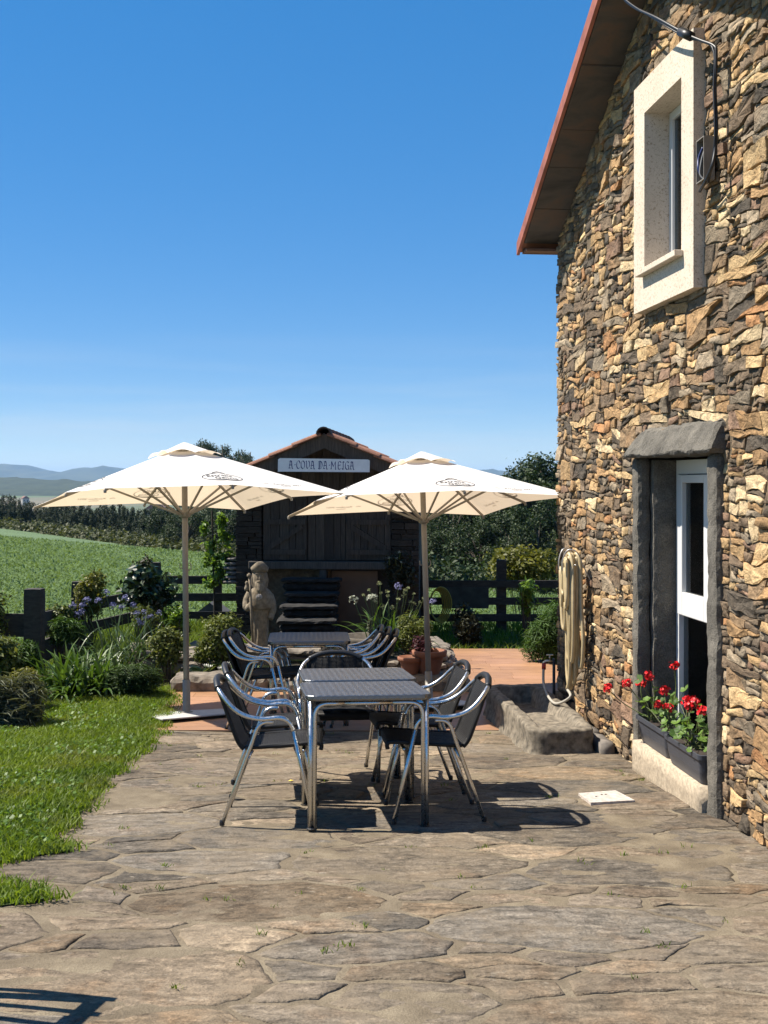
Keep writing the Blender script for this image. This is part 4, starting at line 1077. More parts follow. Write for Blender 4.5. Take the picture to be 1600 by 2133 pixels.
m_trough = simple('lichened_granite', (0.175, 0.148, 0.110), 0.95, var=0.6, vscale=20, bmp=1.0)
def make_trough():
    L, Wd, top = 1.74, 0.48, 0.285; na, nb = 58, 22
    ux, uy = -0.1007, 0.9949; vx, vy = 0.9949, 0.1007; ox, oy = 1.085, 8.51
    def rnd_plan(p, q):
        r = 0.085
        if p < r and (q < r or q > Wd - r):
            cq = r if q < r else Wd - r; dp, dq = p - r, q - cq; m = max(abs(dp), abs(dq)); l = math.hypot(dp, dq)
            if l > 1e-6: k = m / l; return r + dp * k, cq + dq * k
        return p, q
    def height(p, q):
        e = min(q - 0.075, Wd - 0.075 - q, p - 0.10, L - 0.09 - p)
        ramp_ = min(1.0, max(0.0, (p - 0.16) / 1.25))
        s = min(1.0, max(0.0, e / 0.035)); s = s * s * (3 - 2 * s)
        lip = 0.03 * max(0.0, 1 - p / 0.45) ** 1.5
        return top - lip - s * (0.045 + 0.10 * ramp_ ** 1.3)
    v = []; f = []; idx = lambda i, j: i * (nb + 1) + j
    def W_(p, q, z, amp):
        d = mnoise.noise_vector((p * 8, q * 8, z * 8)) + 0.5 * mnoise.noise_vector((p * 25, q * 25, z * 25))
        p += d.x * amp; q += d.y * amp; z += d.z * amp * 0.8
        return (ox + ux * p + vx * q, oy + uy * p + vy * q, z)
    for i in range(na + 1):
        for j in range(nb + 1):
            p, q = rnd_plan(L * i / na, Wd * j / nb); v.append(W_(p, q, height(p, q), 0.014))
    f += [(idx(i, j), idx(i + 1, j), idx(i + 1, j + 1), idx(i, j + 1)) for i in range(na) for j in range(nb)]
    loop = [(i, 0) for i in range(na)] + [(na, j) for j in range(nb)] + [(i, nb) for i in range(na, 0, -1)] + [(0, j) for j in range(nb, 0, -1)]
    prev = [idx(*t) for t in loop]
    for k, tz in enumerate((0.93, 0.7, 0.45, 0.2, 0.0)):
        cur = []
        for i, j in loop:
            p, q = rnd_plan(L * i / na, Wd * j / nb); y = oy + uy * p
            zb = gz(y) - 0.03; z = zb + (top - 0.03 * max(0.0, 1 - p / 0.45) ** 1.5 - zb) * tz; out = 0.012 - 0.05 * (1 - tz) ** 2
            cp, cq = L / 2, Wd / 2; dp = math.copysign(out, p - cp) if i in (0, na) else 0; dq = math.copysign(out, q - cq) if j in (0, nb) else 0
            cur.append(len(v)); v.append(W_(p + dp, q + dq, z, 0.022))
        n = len(loop); f += [(prev[m], cur[m], cur[(m + 1) % n], prev[(m + 1) % n]) for m in range(n)]; prev = cur
    me = bpy.data.meshes.new('stone_trough'); me.from_pydata(v, [], [q[::-1] for q in f]); me.update(); me.materials.append(m_trough)
    me.polygons.foreach_set('use_smooth', np.ones(len(me.polygons), bool))
    o = link_mesh('stone_trough', me); tag(o, 'long hollowed granite trough on the paving against the house wall', 'trough')
make_trough()
# flat stones along the foot of the wall, behind the trough
m_curb = simple('grey_curb_stone', (0.17, 0.15, 0.13), 0.95, var=0.35, vscale=14, bmp=0.7)
curb = bpy.data.objects.new('curb_stones', None); COL.objects.link(curb); tag(curb, 'row of grey curb stones between trough and house wall', 'curb')
for k, (a0, a1) in enumerate(((0.62, 0.98), (1.0, 1.42), (1.44, 1.80))):
    o = rough_box('curb_stone', m_curb, curb, a0, a1, -0.115, -0.002, -0.05, gz(HY - a0) + 0.17 - 0.03 * k, 0.006, 0.06, 30 + k); o.matrix_parent_inverse = Matrix(); o.matrix_local = HM

m_hose = simple('cream_rubber_hose', (0.52, 0.41, 0.23), 0.45, var=0.12, vscale=20)
m_wire = simple('grey_steel_wire', (0.42, 0.41, 0.40), 0.4, 0.6)
rh = random.Random(5)
hose = thing('garden_hose', 'cream garden hose hanging in long loops on the house wall', 'hose')
path = []
top = HM @ Vector((1.0, -0.13, 1.46))
for k in range(9):
    w_ = rh.uniform(0.05, 0.115); bot = rh.uniform(0.40, 0.70) if k not in (7, 8) else (0.92, 1.20)[k - 7]; off = rh.uniform(-0.045, 0.045); bo = -0.07 - 0.013 * k + rh.uniform(-0.01, 0.01)
    zt = 1.475 + rh.uniform(-0.03, 0.045); tw = rh.uniform(-0.06, 0.06); wt = w_ * 0.62
    loop = [(1.0 + off * .2, zt), (1.0 - wt * .7, zt - 0.02), (1.0 - wt, zt - 0.10), (1.0 - w_ + off * 0.5, 1.05 + .1 * (k % 2)), (1.0 - w_ * 0.8 + tw + off, bot + 0.20), (1.0 - w_ * .3 + off * 0.6 + tw, bot + .02), (1.0 + w_ * .3 + off * 0.6 + tw, bot), (1.0 + w_ * 0.8 + tw + off, bot + 0.20), (1.0 + w_ + off * 0.5, 1.08), (1.0 + wt, zt - 0.12), (1.0 + wt * .7, zt - .03)]
    for i, (a, z) in enumerate(loop): path.append(HM @ Vector((a, bo - 0.004 * (i % 3), z)))
tail = [HM @ Vector((1.02, -0.14, 0.62)), HM @ Vector((0.98, -0.15, 0.42)), Vector(at(1188, 1452, 9.15)), Vector(at(1160, 1466, 9.35)), Vector(at(1143, 1452, 9.6)), Vector(at(1133, 1425, 9.85)), Vector(at(1132, 1402, 9.98)), Vector(at(1133, 1392, 10.02))]
MB().tube(crom(path + tail[:2], 4), 0.0165, 8).build('coil', m_hose, hose, True)
MB().tube(crom(tail[1:], 6), 0.0115, 8).build('loose_end', simple('grey_hose', (0.40, 0.37, 0.31), 0.5), hose, True)
m_red = simple('red_coupling', (0.55, 0.04, 0.03), 0.4)
MB().tube([tail[-1] - Vector((0, 0, 0.01)), tail[-1] + Vector((0, 0, 0.045))], 0.018, 10).build('coupling', m_red, hose, True)
hook = thing('hose_hanger', 'bent grey wire hanger on the wall holding the hose', 'hanger')
for da in (-0.085, 0.10):
    MB().tube(crom([HM @ Vector((1.0 + da, 0.01, 1.30)), HM @ Vector((1.0 + da, -0.05, 1.42)), HM @ Vector((1.0 + da, -0.10, 1.53)), HM @ Vector((1.0 + da * 0.8, -0.17, 1.55)), HM @ Vector((1.0 + da * 0.6, -0.21, 1.47)), HM @ Vector((1.0 + da * 0.6, -0.21, 1.38))], 5), 0.005, 6).build('wire_arm', m_wire, hook, True)
MB().tube([HM @ Vector((0.90, -0.115, 1.43)), HM @ Vector((1.11, -0.115, 1.43))], 0.005, 6).build('cross_wire', m_wire, hook, True)
tap = thing('standpipe_tap', 'dark standpipe with small brass tap at the house corner', 'tap')
m_pipe = simple('dark_pipe', (0.03, 0.03, 0.03), 0.5); m_brass = simple('dull_brass', (0.55, 0.50, 0.40), 0.35, 0.9)
pb = Vector((1.475, 10.0, 0))
MB().tube([pb + Vector((0, 0, 0.0)), pb + Vector((0, 0, 0.56))], 0.013, 8).build('pipe', m_pipe, tap, True)
tp = Vector(at(1133, 1383, 10.02))
MB().tube([pb + Vector((0, 0, 0.535)), Vector((tp.x + 0.02, 10.02, 0.535)), Vector((tp.x, 10.02, 0.525)), tail[-1] + Vector((0, 0, 0.03))], 0.011, 8).build('spout', m_brass, tap, True)
MB().tube([Vector((tp.x + 0.05, 10.01, 0.545)), Vector((tp.x + 0.05, 10.01, 0.585))], 0.007, 6).build('valve_stem', m_brass, tap, True)
MB().box(tp.x + 0.02, tp.x + 0.08, 10.004, 10.018, 0.585, 0.593).build('handle', m_brass, tap)

# pale cover plate let into the paving
cp = [G(1205, 1657), G(1282, 1651), G(1323, 1672), G(1231, 1677)]
m_plate2 = simple('pale_marble', (0.52, 0.46, 0.41), 0.7, var=0.3, vscale=40)
zq = [gz(y) + 0.028 for x, y in cp]
cov = MB(); cov.add([(x, y, gz(y) - 0.01) for x, y in cp] + [(x, y, gz(y) + 0.015) for x, y in cp], [(3, 2, 1, 0), (4, 5, 6, 7), (0, 1, 5, 4), (1, 2, 6, 5), (2, 3, 7, 6), (3, 0, 4, 7)])
cov_t = thing('cover_plate', 'pale square marble cover plate set in the paving near the door', 'cover plate')
cov.build('plate', m_plate2, cov_t)
ccx, ccy = sum(p[0] for p in cp) / 4, sum(p[1] for p in cp) / 4
for dx, dy in ((-0.01, 0.05), (0.015, 0.052), (-0.055, -0.01)):
    MB().lathe([(0.007, 0.0), (0.007, 0.002)], 8, (ccx + dx, ccy + dy, gz(ccy + dy) + 0.0152)).build('lift_hole', m_black, cov_t)
m_yleaf = simple('yellow_petal', (0.75, 0.55, 0.05), 0.6)
lx, ly = G(606, 1632)
o = MB().add([(lx - .018, ly, gz(ly) + .016), (lx, ly - .02, gz(ly) + .022), (lx + .018, ly, gz(ly) + .02), (lx, ly + .02, gz(ly) + .018), (lx, ly, gz(ly) + .026)], [(0, 1, 4), (1, 2, 4), (2, 3, 4), (3, 0, 4)]).build('fallen_leaf', m_yleaf); tag(o, 'tiny yellow fallen leaf on the paving beside the near left chair', 'leaf')

# ---- window-box planters and geraniums
m_pbox = simple('slate_grey_plastic', (0.055, 0.06, 0.075), 0.45, var=0.15, vscale=9)
m_psoil = simple('potting_soil', (0.03, 0.02, 0.014), 0.95, var=0.4, vscale=60, bmp=0.6)
def planter(label, a0, a1, y0, dz):
    t = thing('window_box', label, 'planter', group='planters on the door sill'); t.matrix_world = HM @ Matrix.Translation(((a0 + a1) / 2, y0, 0.3235 + dz))
    L = (a1 - a0) / 2; mb = MB()
    def ring(l, d, z, r=0.03):
        out = []
        for cx, cy, s0 in ((l - r, d - r, 0), (-l + r, d - r, 90), (-l + r, -d + r, 180), (l - r, -d + r, 270)):
            for i in range(5): a = R(s0 + 22.5 * i); out.append((cx + r * math.cos(a), cy + r * math.sin(a), z))
        return out
    rings = [ring(L - .035, .062, 0), ring(L - .02, .078, 0.07), ring(L - .012, .086, 0.145), ring(L - .012, .086, 0.146), ring(L, .098, 0.148), ring(L, .098, 0.175), ring(L - .012, .086, 0.176), ring(L - .018, .08, 0.14)]
    n = 20; v = [p for r_ in rings for p in r_]; f = [(i * n + k, i * n + (k + 1) % n, (i + 1) * n + (k + 1) % n, (i + 1) * n + k) for i in range(len(rings) - 1) for k in range(n)] + [tuple(reversed(range(n)))]
    mb.add(v, f).build('box', m_pbox, t); s = MB(); s.add(ring(L - .02, .079, 0.142), [tuple(range(n))]).build('soil', m_psoil, t)
    return t
planter('long grey plastic planter with geraniums, farther one on the door sill', 2.36, 2.955, 0.055, 0.0)
planter('long grey plastic planter with geraniums, nearer one on the door sill', 2.975, 3.585, 0.04, 0.0)
m_gleaf = leaf_mat('geranium_leaves', (0.045, 0.10, 0.018), (0.16, 0.27, 0.05), 0.35, 0.5)
m_gstem = simple('geranium_stem', (0.12, 0.15, 0.04), 0.6)
m_gred, nt, b = new_mat('red_geranium_petals'); b.inputs['Base Color'].default_value = (0.62, 0.008, 0.012, 1); b.inputs['Roughness'].default_value = 0.5
def round_leaf(c, nrm, r, rr):
    nrm = Vector(nrm).normalized(); e1 = nrm.orthogonal().normalized(); e2 = nrm.cross(e1); a0 = rr.uniform(0, 6.28)
    pts = [Vector(c)]
    for i in range(11):
        a = a0 + 5.6 * i / 10; k = r * (1.0 if i % 2 else 0.86) * (0.55 if i in (0, 10) else 1)
        pts.append(Vector(c) + (e1 * math.cos(a) + e2 * math.sin(a)) * k + nrm * 0.25 * r * (1 if i % 2 else 0.6))
    return pts, [(0, i, i + 1) for i in range(1, 11)]
def geranium(label, base_a, heads, seed, nleaf=26, spread=0.2):
    rr = random.Random(seed); t = thing('geranium', label, 'plant', group='red geraniums on the door sill')
    base = HM @ Vector((base_a, 0.05, 0.465)); st = MB(); lf = MB(); fl = MB()
    tips = [Vector(h) for h in heads]
    for h in tips:
        mid = base.lerp(h, 0.5) + Vector((rr.uniform(-.04, .04), rr.uniform(-.04, .04), 0.03 - 0.10 * (h - base).to_2d().length))
        st.tube(crom([base + Vector((rr.uniform(-.05, .05), rr.uniform(-.08, .08), 0)), mid, h], 5), 0.0035, 5)
    for k in range(nleaf):
        q = base + Vector((rr.gauss(0, 0.07), rr.gauss(0, spread * 0.6), abs(rr.gauss(0.10, 0.075)) + 0.02)); st.tube([base + Vector((rr.uniform(-.03, .03), rr.uniform(-.06, .06), 0)), base.lerp(q, 0.6) + Vector((0, 0, 0.02)), q], 0.002, 4)
        lf.col = (rr.random(),) * 3; lf.add(*round_leaf(q, (rr.gauss(-.4, .5), rr.gauss(-.3, .5), 1), rr.uniform(0.022, 0.042), rr))
    st.build('stems', m_gstem, t); lf.build('leaves', m_gleaf, t)
    for h in tips:
        fl = MB()
        for k in range(26):
            d = Vector((rr.gauss(0, 1), rr.gauss(0, 1), rr.gauss(0.3, 1))).normalized(); c = h + d * rr.uniform(0.016, 0.034)
            fl.add(*round_leaf(c, d + Vector((rr.gauss(0, .4), rr.gauss(0, .4), rr.gauss(0, .4))), rr.uniform(0.011, 0.017), rr))
        fl.build('flower_head', m_gred, t)
    return t
geranium('red geranium at the far end of the sill with one bloom leaning far out', 2.45, [at(1265, 1434, 7.9), at(1306, 1424, 7.95), at(1335, 1424, 7.8), at(1352, 1409, 7.8)], 1, 16, 0.2)
geranium('tall red geranium in the middle of the door sill with the highest bloom', 2.78, [at(1404, 1387, 7.55), at(1372, 1466, 7.5), at(1393, 1474, 7.45), at(1384, 1440, 7.6)], 2, 24, 0.2)
geranium('bushy red geranium in the nearer planter with a double bloom', 3.25, [at(1430, 1459, 7.15), at(1447, 1462, 7.1), at(1437, 1472, 7.12), at(1464, 1482, 7.0)], 3, 46, 0.25)

# ---- open meter box and cables on the wall
bx_ = thing('junction_box', 'small open grey electrical box on the wall beside the upper window', 'electrical box')
bx_.matrix_world = HM @ Matrix.Translation((3.635, 0, 3.955))
m_box = simple('faded_grey_box', (0.23, 0.205, 0.17), 0.6, var=0.2, vscale=14)
mb = MB(); a, d0, d1, h = 0.06, -0.07, -0.005, 0.125; th = 0.006
mb.box(-a, -a + th, d0, d1, -h, h); mb.box(a - th, a, d0, d1, -h, h); mb.box(-a + th, a - th, d0, d1, -h, -h + th); mb.box(-a + th, a - th, d0, d1, h - th, h); mb.box(-a + th, a - th, d1 - th, d1, -h + th, h - th)
mb.build('housing', m_box, bx_)
MB().box(-0.04, 0.03, -0.035, -0.0115, -0.07, 0.085).build('switchgear', m_black, bx_)
m_blue = simple('blue_wire', (0.03, 0.05, 0.18), 0.4); m_ww = simple('white_wire', (0.25, 0.25, 0.25), 0.5)
MB().tube(crom([(-0.02, -0.045, 0.08), (-0.035, -0.065, 0.02), (-0.01, -0.075, -0.05), (-0.02, -0.05, -0.10)], 5), 0.006, 6).build('wire', m_blue, bx_, True)
MB().tube(crom([(0.01, -0.045, 0.06), (-0.0, -0.06, 0.0), (0.0, -0.07, -0.08), (0.02, -0.05, -0.12)], 5), 0.005, 6).build('wire', m_ww, bx_, True)
cab = thing('power_cable', 'black cable running from the roof across the upper window to the box', 'cable')
MB().tube(crom([WP(1255, -60, 0.26), WP(1308, 5, 0.22), WP(1370, 38, 0.19), WP(1428, 70, 0.13), WP(1460, 84, 0.09), WP(1487, 95, 0.055), WP(1492, 112, 0.05), WP(1490, 190, 0.055), WP(1493, 260, 0.055), WP(1490, 310, 0.06), WP(1482, 350, 0.085), WP(1466, 384, 0.07), WP(1458, 398, 0.04)], 6), 0.0095, 7).build('cable', m_black, cab, True)
MB().tube(crom([WP(1250, -58, 0.27), WP(1304, 0, 0.23), WP(1372, 44, 0.185), WP(1430, 78, 0.125), WP(1484, 98, 0.06), WP(1487, 190, 0.065), WP(1489, 300, 0.065), WP(1476, 380, 0.05)], 6), 0.006, 6).build('cable', m_black, cab, True)
MB().tube([WP(1418, 66, 0.14), WP(1440, 76, 0.115)], 0.028, 8).build('strain_clamp', m_black, cab, True)
# ------------------------------------------------------------------ granary behind the tables, its sign, steps
SX, SY, SR = -0.752, 15.3, R(-4)
shed = thing('granary', 'dark old stone and timber granary with a clay tile roof behind the tables', 'granary', (SX, SY, 0), SR)
SM = Matrix.Translation((SX, SY, 0)) @ Matrix.Rotation(SR, 4, 'Z')
m_slate = tinted_stone('dark_slate_courses', streak=(1, 1, 4), grain=60, contrast=0.5, bmp=0.8, bdist=0.012)
m_oldwood, nt, b = new_mat('weathered_dark_planks')
at_ = N(nt, 'ShaderNodeAttribute', attribute_name='tint'); w = wcoords(nt, (14, 6, 1.2)); n1 = noise(nt, w, 4, 5, 0.65, 0.8)
nt.links.new(mixc(nt, 'MULTIPLY', 1.0, at_.outputs['Color'], ramp(nt, n1, [(0.3, (0.45,) * 3), (0.7, (1.25,) * 3)])), b.inputs['Base Color']); b.inputs['Roughness'].default_value = 0.9; bump(nt, b, n1, 0.5, 0.01)
m_tile = tinted_stone('clay_roof_tile', streak=(1, 1, 1), grain=50, contrast=0.35, bmp=0.3)
rs = random.Random(9)
HWD, DEP = 1.22, 3.6; EZ, AZ = 2.12, 2.715
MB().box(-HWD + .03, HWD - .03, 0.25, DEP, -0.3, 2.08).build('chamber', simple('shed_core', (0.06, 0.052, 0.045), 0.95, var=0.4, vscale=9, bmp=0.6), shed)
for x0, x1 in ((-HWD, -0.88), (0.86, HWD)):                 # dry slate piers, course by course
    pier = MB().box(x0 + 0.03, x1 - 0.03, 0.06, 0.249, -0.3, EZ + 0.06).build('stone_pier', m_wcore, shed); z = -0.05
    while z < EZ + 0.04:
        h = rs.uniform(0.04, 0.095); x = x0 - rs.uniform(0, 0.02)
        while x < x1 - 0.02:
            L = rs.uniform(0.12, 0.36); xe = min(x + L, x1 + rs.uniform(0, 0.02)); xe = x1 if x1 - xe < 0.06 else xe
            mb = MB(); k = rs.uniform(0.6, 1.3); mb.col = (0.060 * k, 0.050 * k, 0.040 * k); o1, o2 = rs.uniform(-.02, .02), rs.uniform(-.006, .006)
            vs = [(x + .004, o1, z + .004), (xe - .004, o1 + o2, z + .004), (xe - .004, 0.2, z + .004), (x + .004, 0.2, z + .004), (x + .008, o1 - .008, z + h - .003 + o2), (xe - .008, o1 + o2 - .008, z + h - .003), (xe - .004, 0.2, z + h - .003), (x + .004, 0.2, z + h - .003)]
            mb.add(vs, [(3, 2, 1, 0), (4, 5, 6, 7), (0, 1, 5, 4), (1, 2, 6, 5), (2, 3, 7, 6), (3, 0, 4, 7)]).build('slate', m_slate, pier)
            x = xe
        z += h
def rz(x): return EZ + (AZ - EZ) * (1 - abs(x) / (HWD + 0.12)) - 0.02
def boards(parent, x0, x1, z0, zf, y0, th=0.022):
    x = x0
    while x < x1 - 0.01:
        w_ = min(rs.uniform(0.085, 0.125), x1 - x); k = rs.uniform(0.6, 1.35)
        mb = MB(); mb.col = (0.062 * k, 0.047 * k, 0.034 * k); o1 = rs.uniform(-.004, .004)
        z1a, z1b = zf(x), zf(x + w_)
        vs = [(x + .003, y0 + o1, z0), (x + w_ - .003, y0 + o1, z0), (x + w_ - .003, y0 + th, z0), (x + .003, y0 + th, z0), (x + .003, y0 + o1, z1a), (x + w_ - .003, y0 + o1, z1b), (x + w_ - .003, y0 + th, z1b), (x + .003, y0 + th, z1a)]
        mb.add(vs, [(3, 2, 1, 0), (4, 5, 6, 7), (0, 1, 5, 4), (1, 2, 6, 5), (2, 3, 7, 6), (3, 0, 4, 7)]).build('plank', m_oldwood, parent); x += w_
gab = bpy.data.objects.new('gable_boarding', None); COL.objects.link(gab); gab.parent = shed
MB().prism([(-HWD, 1.9), (HWD, 1.9), (HWD, rz(HWD) - .04), (0, rz(0) - .04), (-HWD, rz(HWD) - .04)], lambda p, q, t: (p, t, q), 0.09, 0.24).build('gable_backing', m_wcore, gab)
boards(gab, -0.87, 0.85, 1.98, rz, 0.05); boards(gab, -0.27, 0.24, 1.045, lambda x: 1.975, 0.05)
for x0, x1, sg in ((-0.868, -0.275, 1), (0.245, 0.845, -1)):
    d = bpy.data.objects.new('door', None); COL.objects.link(d); d.parent = shed
    boards(d, x0, x1, 1.05, lambda x: 1.95, 0.025)
    for z in (1.12, 1.52, 1.86): mb = MB(); mb.col = (0.066, 0.05, 0.037); mb.box(x0 + .02, x1 - .02, 0.0, 0.02, z, z + 0.07).build('ledge', m_oldwood, d)
    mb = MB(); mb.col = (0.062, 0.047, 0.035); mb.bar((x0 + .06 if sg > 0 else x1 - .06, 0.009, 1.20), (x1 - .06 if sg > 0 else x0 + .06, 0.009, 1.50), 0.07, 0.017, (0, 1, 0)).build('brace', m_oldwood, d)
mb = MB(); mb.col = (0.075, 0.064, 0.052); mb.box(-1.05, 1.03, -0.07, 0.24, 0.93, 1.035).build('floor_beam', m_oldwood, shed, bevel=0.012)
mb = MB(); mb.col = (0.06, 0.052, 0.044); mb.box(-0.1, -0.01, -0.05, 0.2, 0.02, 0.925).build('post', m_oldwood, shed)
m_ply = simple('bare_plywood', (0.15, 0.095, 0.058), 0.8, var=0.2, vscale=3)
MB().box(0.04, 0.66, 0.12, 0.14, -0.05, 0.90).build('plywood_panel', m_ply, shed)
MB().box(-0.86, 0.03, 0.14, 0.24, -0.05, 0.92).build('undercroft_wall', m_wcore, shed)
for k in range(6):   # slates jutting from the left flank
    rough_box('side_slate', m_curb, shed, -1.43 + 0.02 * (k % 3), -1.19, 0.05, 0.5, 0.72 + 0.062 * k, 0.765 + 0.062 * k, 0.008, 0.09, 50 + k)
roofp = bpy.data.objects.new('roof', None); COL.objects.link(roofp); roofp.parent = shed
for sg in (-1, 1):
    e = Vector((sg * (HWD + 0.30), 0, EZ - 0.09)); a = Vector((0, 0, AZ)); n_ = Vector((sg * (AZ - EZ), 0, HWD)).normalized()
    mb = MB(); mb.col = (0.085, 0.063, 0.046)
    pts = [e, a, a + Vector((0, 0, -0.19)), e + n_ * -0.15]
    mb.add([(p.x, -0.34, p.z) for p in pts] + [(p.x, -0.28, p.z) for p in pts], [(0, 1, 2, 3), (7, 6, 5, 4), (0, 4, 5, 1), (1, 5, 6, 2), (2, 6, 7, 3), (3, 7, 4, 0)]).build('verge_board', m_oldwood, roofp)
    mb = MB(); mb.add([(e.x, -0.279, e.z), (a.x, -0.279, a.z), (a.x, DEP + .2, a.z), (e.x, DEP + .2, e.z), (e.x, -0.279, e.z - .04), (a.x, -0.279, a.z - .04), (a.x, DEP + .2, a.z - .04), (e.x, DEP + .2, e.z - .04)], [(0, 1, 2, 3), (7, 6, 5, 4), (0, 4, 5, 1), (1, 5, 6, 2), (2, 6, 7, 3), (3, 7, 4, 0)]).build('deck', simple('roof_deck', (0.07, 0.055, 0.045), 0.9), roofp)
    Ls = (e - a).length; d = (e - a).normalized()
    for c in range(9):
        y0 = -0.40 + 0.205 * c
        for r in range(5):
            s0 = 0.04 + r * (Ls / 5.0); s1 = s0 + Ls / 5.0 + 0.07; mb = MB(); k = rs.uniform(0.8, 1.2); mb.col = (0.36 * k, 0.178 * k, 0.118 * k)
            v = []
            for s_, lift in ((s0, 0.006), (s1, 0.026)):
                for i in range(7):
                    th = PI * i / 6; v.append(tuple(a + d * s_ + n_ * (lift + 0.042 * math.sin(th)) + Vector((0, y0 + 0.1 - 0.098 * math.cos(th), 0))))
            for s_, lift in ((s0, -0.008), (s1, 0.012)):
                for i in range(7):
                    th = PI * i / 6; v.append(tuple(a + d * s_ + n_ * (lift + 0.042 * math.sin(th)) + Vector((0, y0 + 0.1 - 0.085 * math.cos(th), 0))))
            f = [(i, i + 1, 8 + i, 7 + i) for i in range(6)] + [(14 + i, 21 + i, 22 + i, 15 + i) for i in range(6)] + [(7 + i, 8 + i, 22 + i, 21 + i) for i in range(6)] + [(i, 14 + i, 15 + i, i + 1) for i in range(6)] + [(0, 7, 21, 14), (6, 20, 27, 13)]
            mb.add(v, f).build('roof_tile', m_tile, roofp)
for k in range(8):
    y0 = -0.43 + 0.42 * k; mb = MB(); mb.col = (0.30, 0.15, 0.10) if k else (0.12, 0.085, 0.07); v = []
    for y_, rr_ in ((y0, 0.10), (y0 + 0.46, 0.088)):
        for q in (0.0, 0.016):
            for i in range(9): th = PI * (i / 8) ; v.append(((rr_ - q) * math.cos(th), y_, AZ - 0.01 + (rr_ - q) * math.sin(th)))
    f = [(i, i + 1, 19 + i, 18 + i) for i in range(8)] + [(9 + i, 27 + i, 28 + i, 10 + i) for i in range(8)] + [(i, 9 + i, 10 + i, i + 1) for i in range(8)] + [(18 + i, 19 + i, 28 + i, 27 + i) for i in range(8)]
    mb.add(v, f).build('ridge_tile', m_tile, roofp)

# ---- name board in blackletter
sign = thing('name_board', 'white painted name board with dark blue blackletter on the granary gable', 'sign')
sign.matrix_world = SM @ Matrix.Translation((0.0, -0.372, 2.30)) @ Matrix.Rotation(R(1.0), 4, 'Y')
m_board = simple('white_painted_board', (0.95, 0.94, 0.91), 0.6, var=0.06, vscale=12)
MB().prism([(-0.60, -0.088), (0.595, -0.075), (0.595, 0.075), (0.57, 0.088), (-0.575, 0.088), (-0.60, 0.07)], lambda p, q, t: (p, t, q), -0.012, 0.012).build('board', m_board, sign)
m_blueink = simple('navy_lettering', (0.012, 0.025, 0.16), 0.6)
GL = {   # broad-nib strokes of each letter on a 1 x 1 body
 'A': (0.86, [[(.1, .85), (.3, .98), (.5, .85)], [(.5, .95), (.62, .1), (.78, .02)], [(.3, .95), (.22, .5), (.12, .12), (.02, .05)], [(.12, .45), (.6, .45)], [(.1, .1), (.32, .06)]]),
 'C': (0.74, [[(.62, .82), (.48, .97), (.22, .9), (.12, .65), (.12, .35), (.24, .1), (.46, .03), (.66, .18)], [(.6, .85), (.66, .68)]]),
 'O': (0.80, [[(.4, .98), (.16, .86), (.1, .55), (.14, .2), (.4, .02)], [(.4, .98), (.64, .82), (.7, .5), (.64, .16), (.4, .02)]]),
 'V': (0.82, [[(.05, .9), (.2, .96), (.24, .6), (.24, .25), (.38, .04)], [(.38, .04), (.66, .25), (.7, .7), (.58, .97), (.46, .88)]]),
 'D': (0.84, [[(.05, .9), (.3, .98), (.6, .85), (.72, .5), (.6, .15), (.3, .02), (.08, .1)], [(.2, .92), (.2, .1)], [(.36, .9), (.36, .1)]]),
 'M': (1.12, [[(.04, .1), (.16, .04)], [(.14, .06), (.16, .95)], [(.16, .95), (.48, .35)], [(.48, .35), (.80, .95)], [(.80, .95), (.82, .08), (.96, .03)]]),
 'E': (0.78, [[(.62, .86), (.4, .97), (.18, .9)], [(.18, .93), (.14, .5), (.18, .08)], [(.14, .5), (.55, .54)], [(.18, .08), (.42, .02), (.66, .16)]]),
 'I': (0.44, [[(.05, .86), (.2, .97), (.36, .88)], [(.2, .95), (.2, .1)], [(.05, .12), (.2, .02), (.38, .12)]]),
 'G': (0.82, [[(.66, .84), (.48, .97), (.22, .88), (.12, .6), (.14, .25), (.36, .03), (.62, .1), (.68, .4)], [(.68, .45), (.48, .5)], [(.66, .3), (.7, .02)]]),
 '.': (0.40, [[(.16, .44), (.22, .54), (.26, .48)]]), ' ': (0.42, [])}
txt = 'A.COVA DA.MEIGA'; S = 0.106; tot = sum(GL[c][0] for c in txt) * S * 0.74; cx = -tot / 2 - 0.03
nib = Vector((math.cos(R(38)), math.sin(R(38)))) * 0.07
for ch in txt:
    adv, strokes = GL[ch]; mb = MB(); k = 0
    for st in strokes:
        pts = [Vector((p.x, p.y)) for p in crom([(x, y, 0) for x, y in st], 3)] if len(st) > 2 else [Vector(p) for p in st]
        for p, q in zip(pts, pts[1:]):
            d = (q - p).normalized() * 0.012; quad = [p - d - nib, p - d + nib, q + d + nib, q + d - nib]
            ar = sum(quad[i].x * quad[(i + 1) % 4].y - quad[(i + 1) % 4].x * quad[i].y for i in range(4))
            if abs(ar) < 0.004: nn = Vector((-(q - p).y, (q - p).x)).normalized() * 0.02; quad = [p - nn, p + nn, q + nn, q - nn]
            k += 1; mb.add([(cx + v_.x * S * 0.74, -0.0135 - 0.0001 * (k % 6), -0.047 + v_.y * S) for v_ in quad], [(0, 1, 2, 3)])
    if mb.v: mb.build('letter', m_blueink, sign)
    cx += adv * S * 0.74

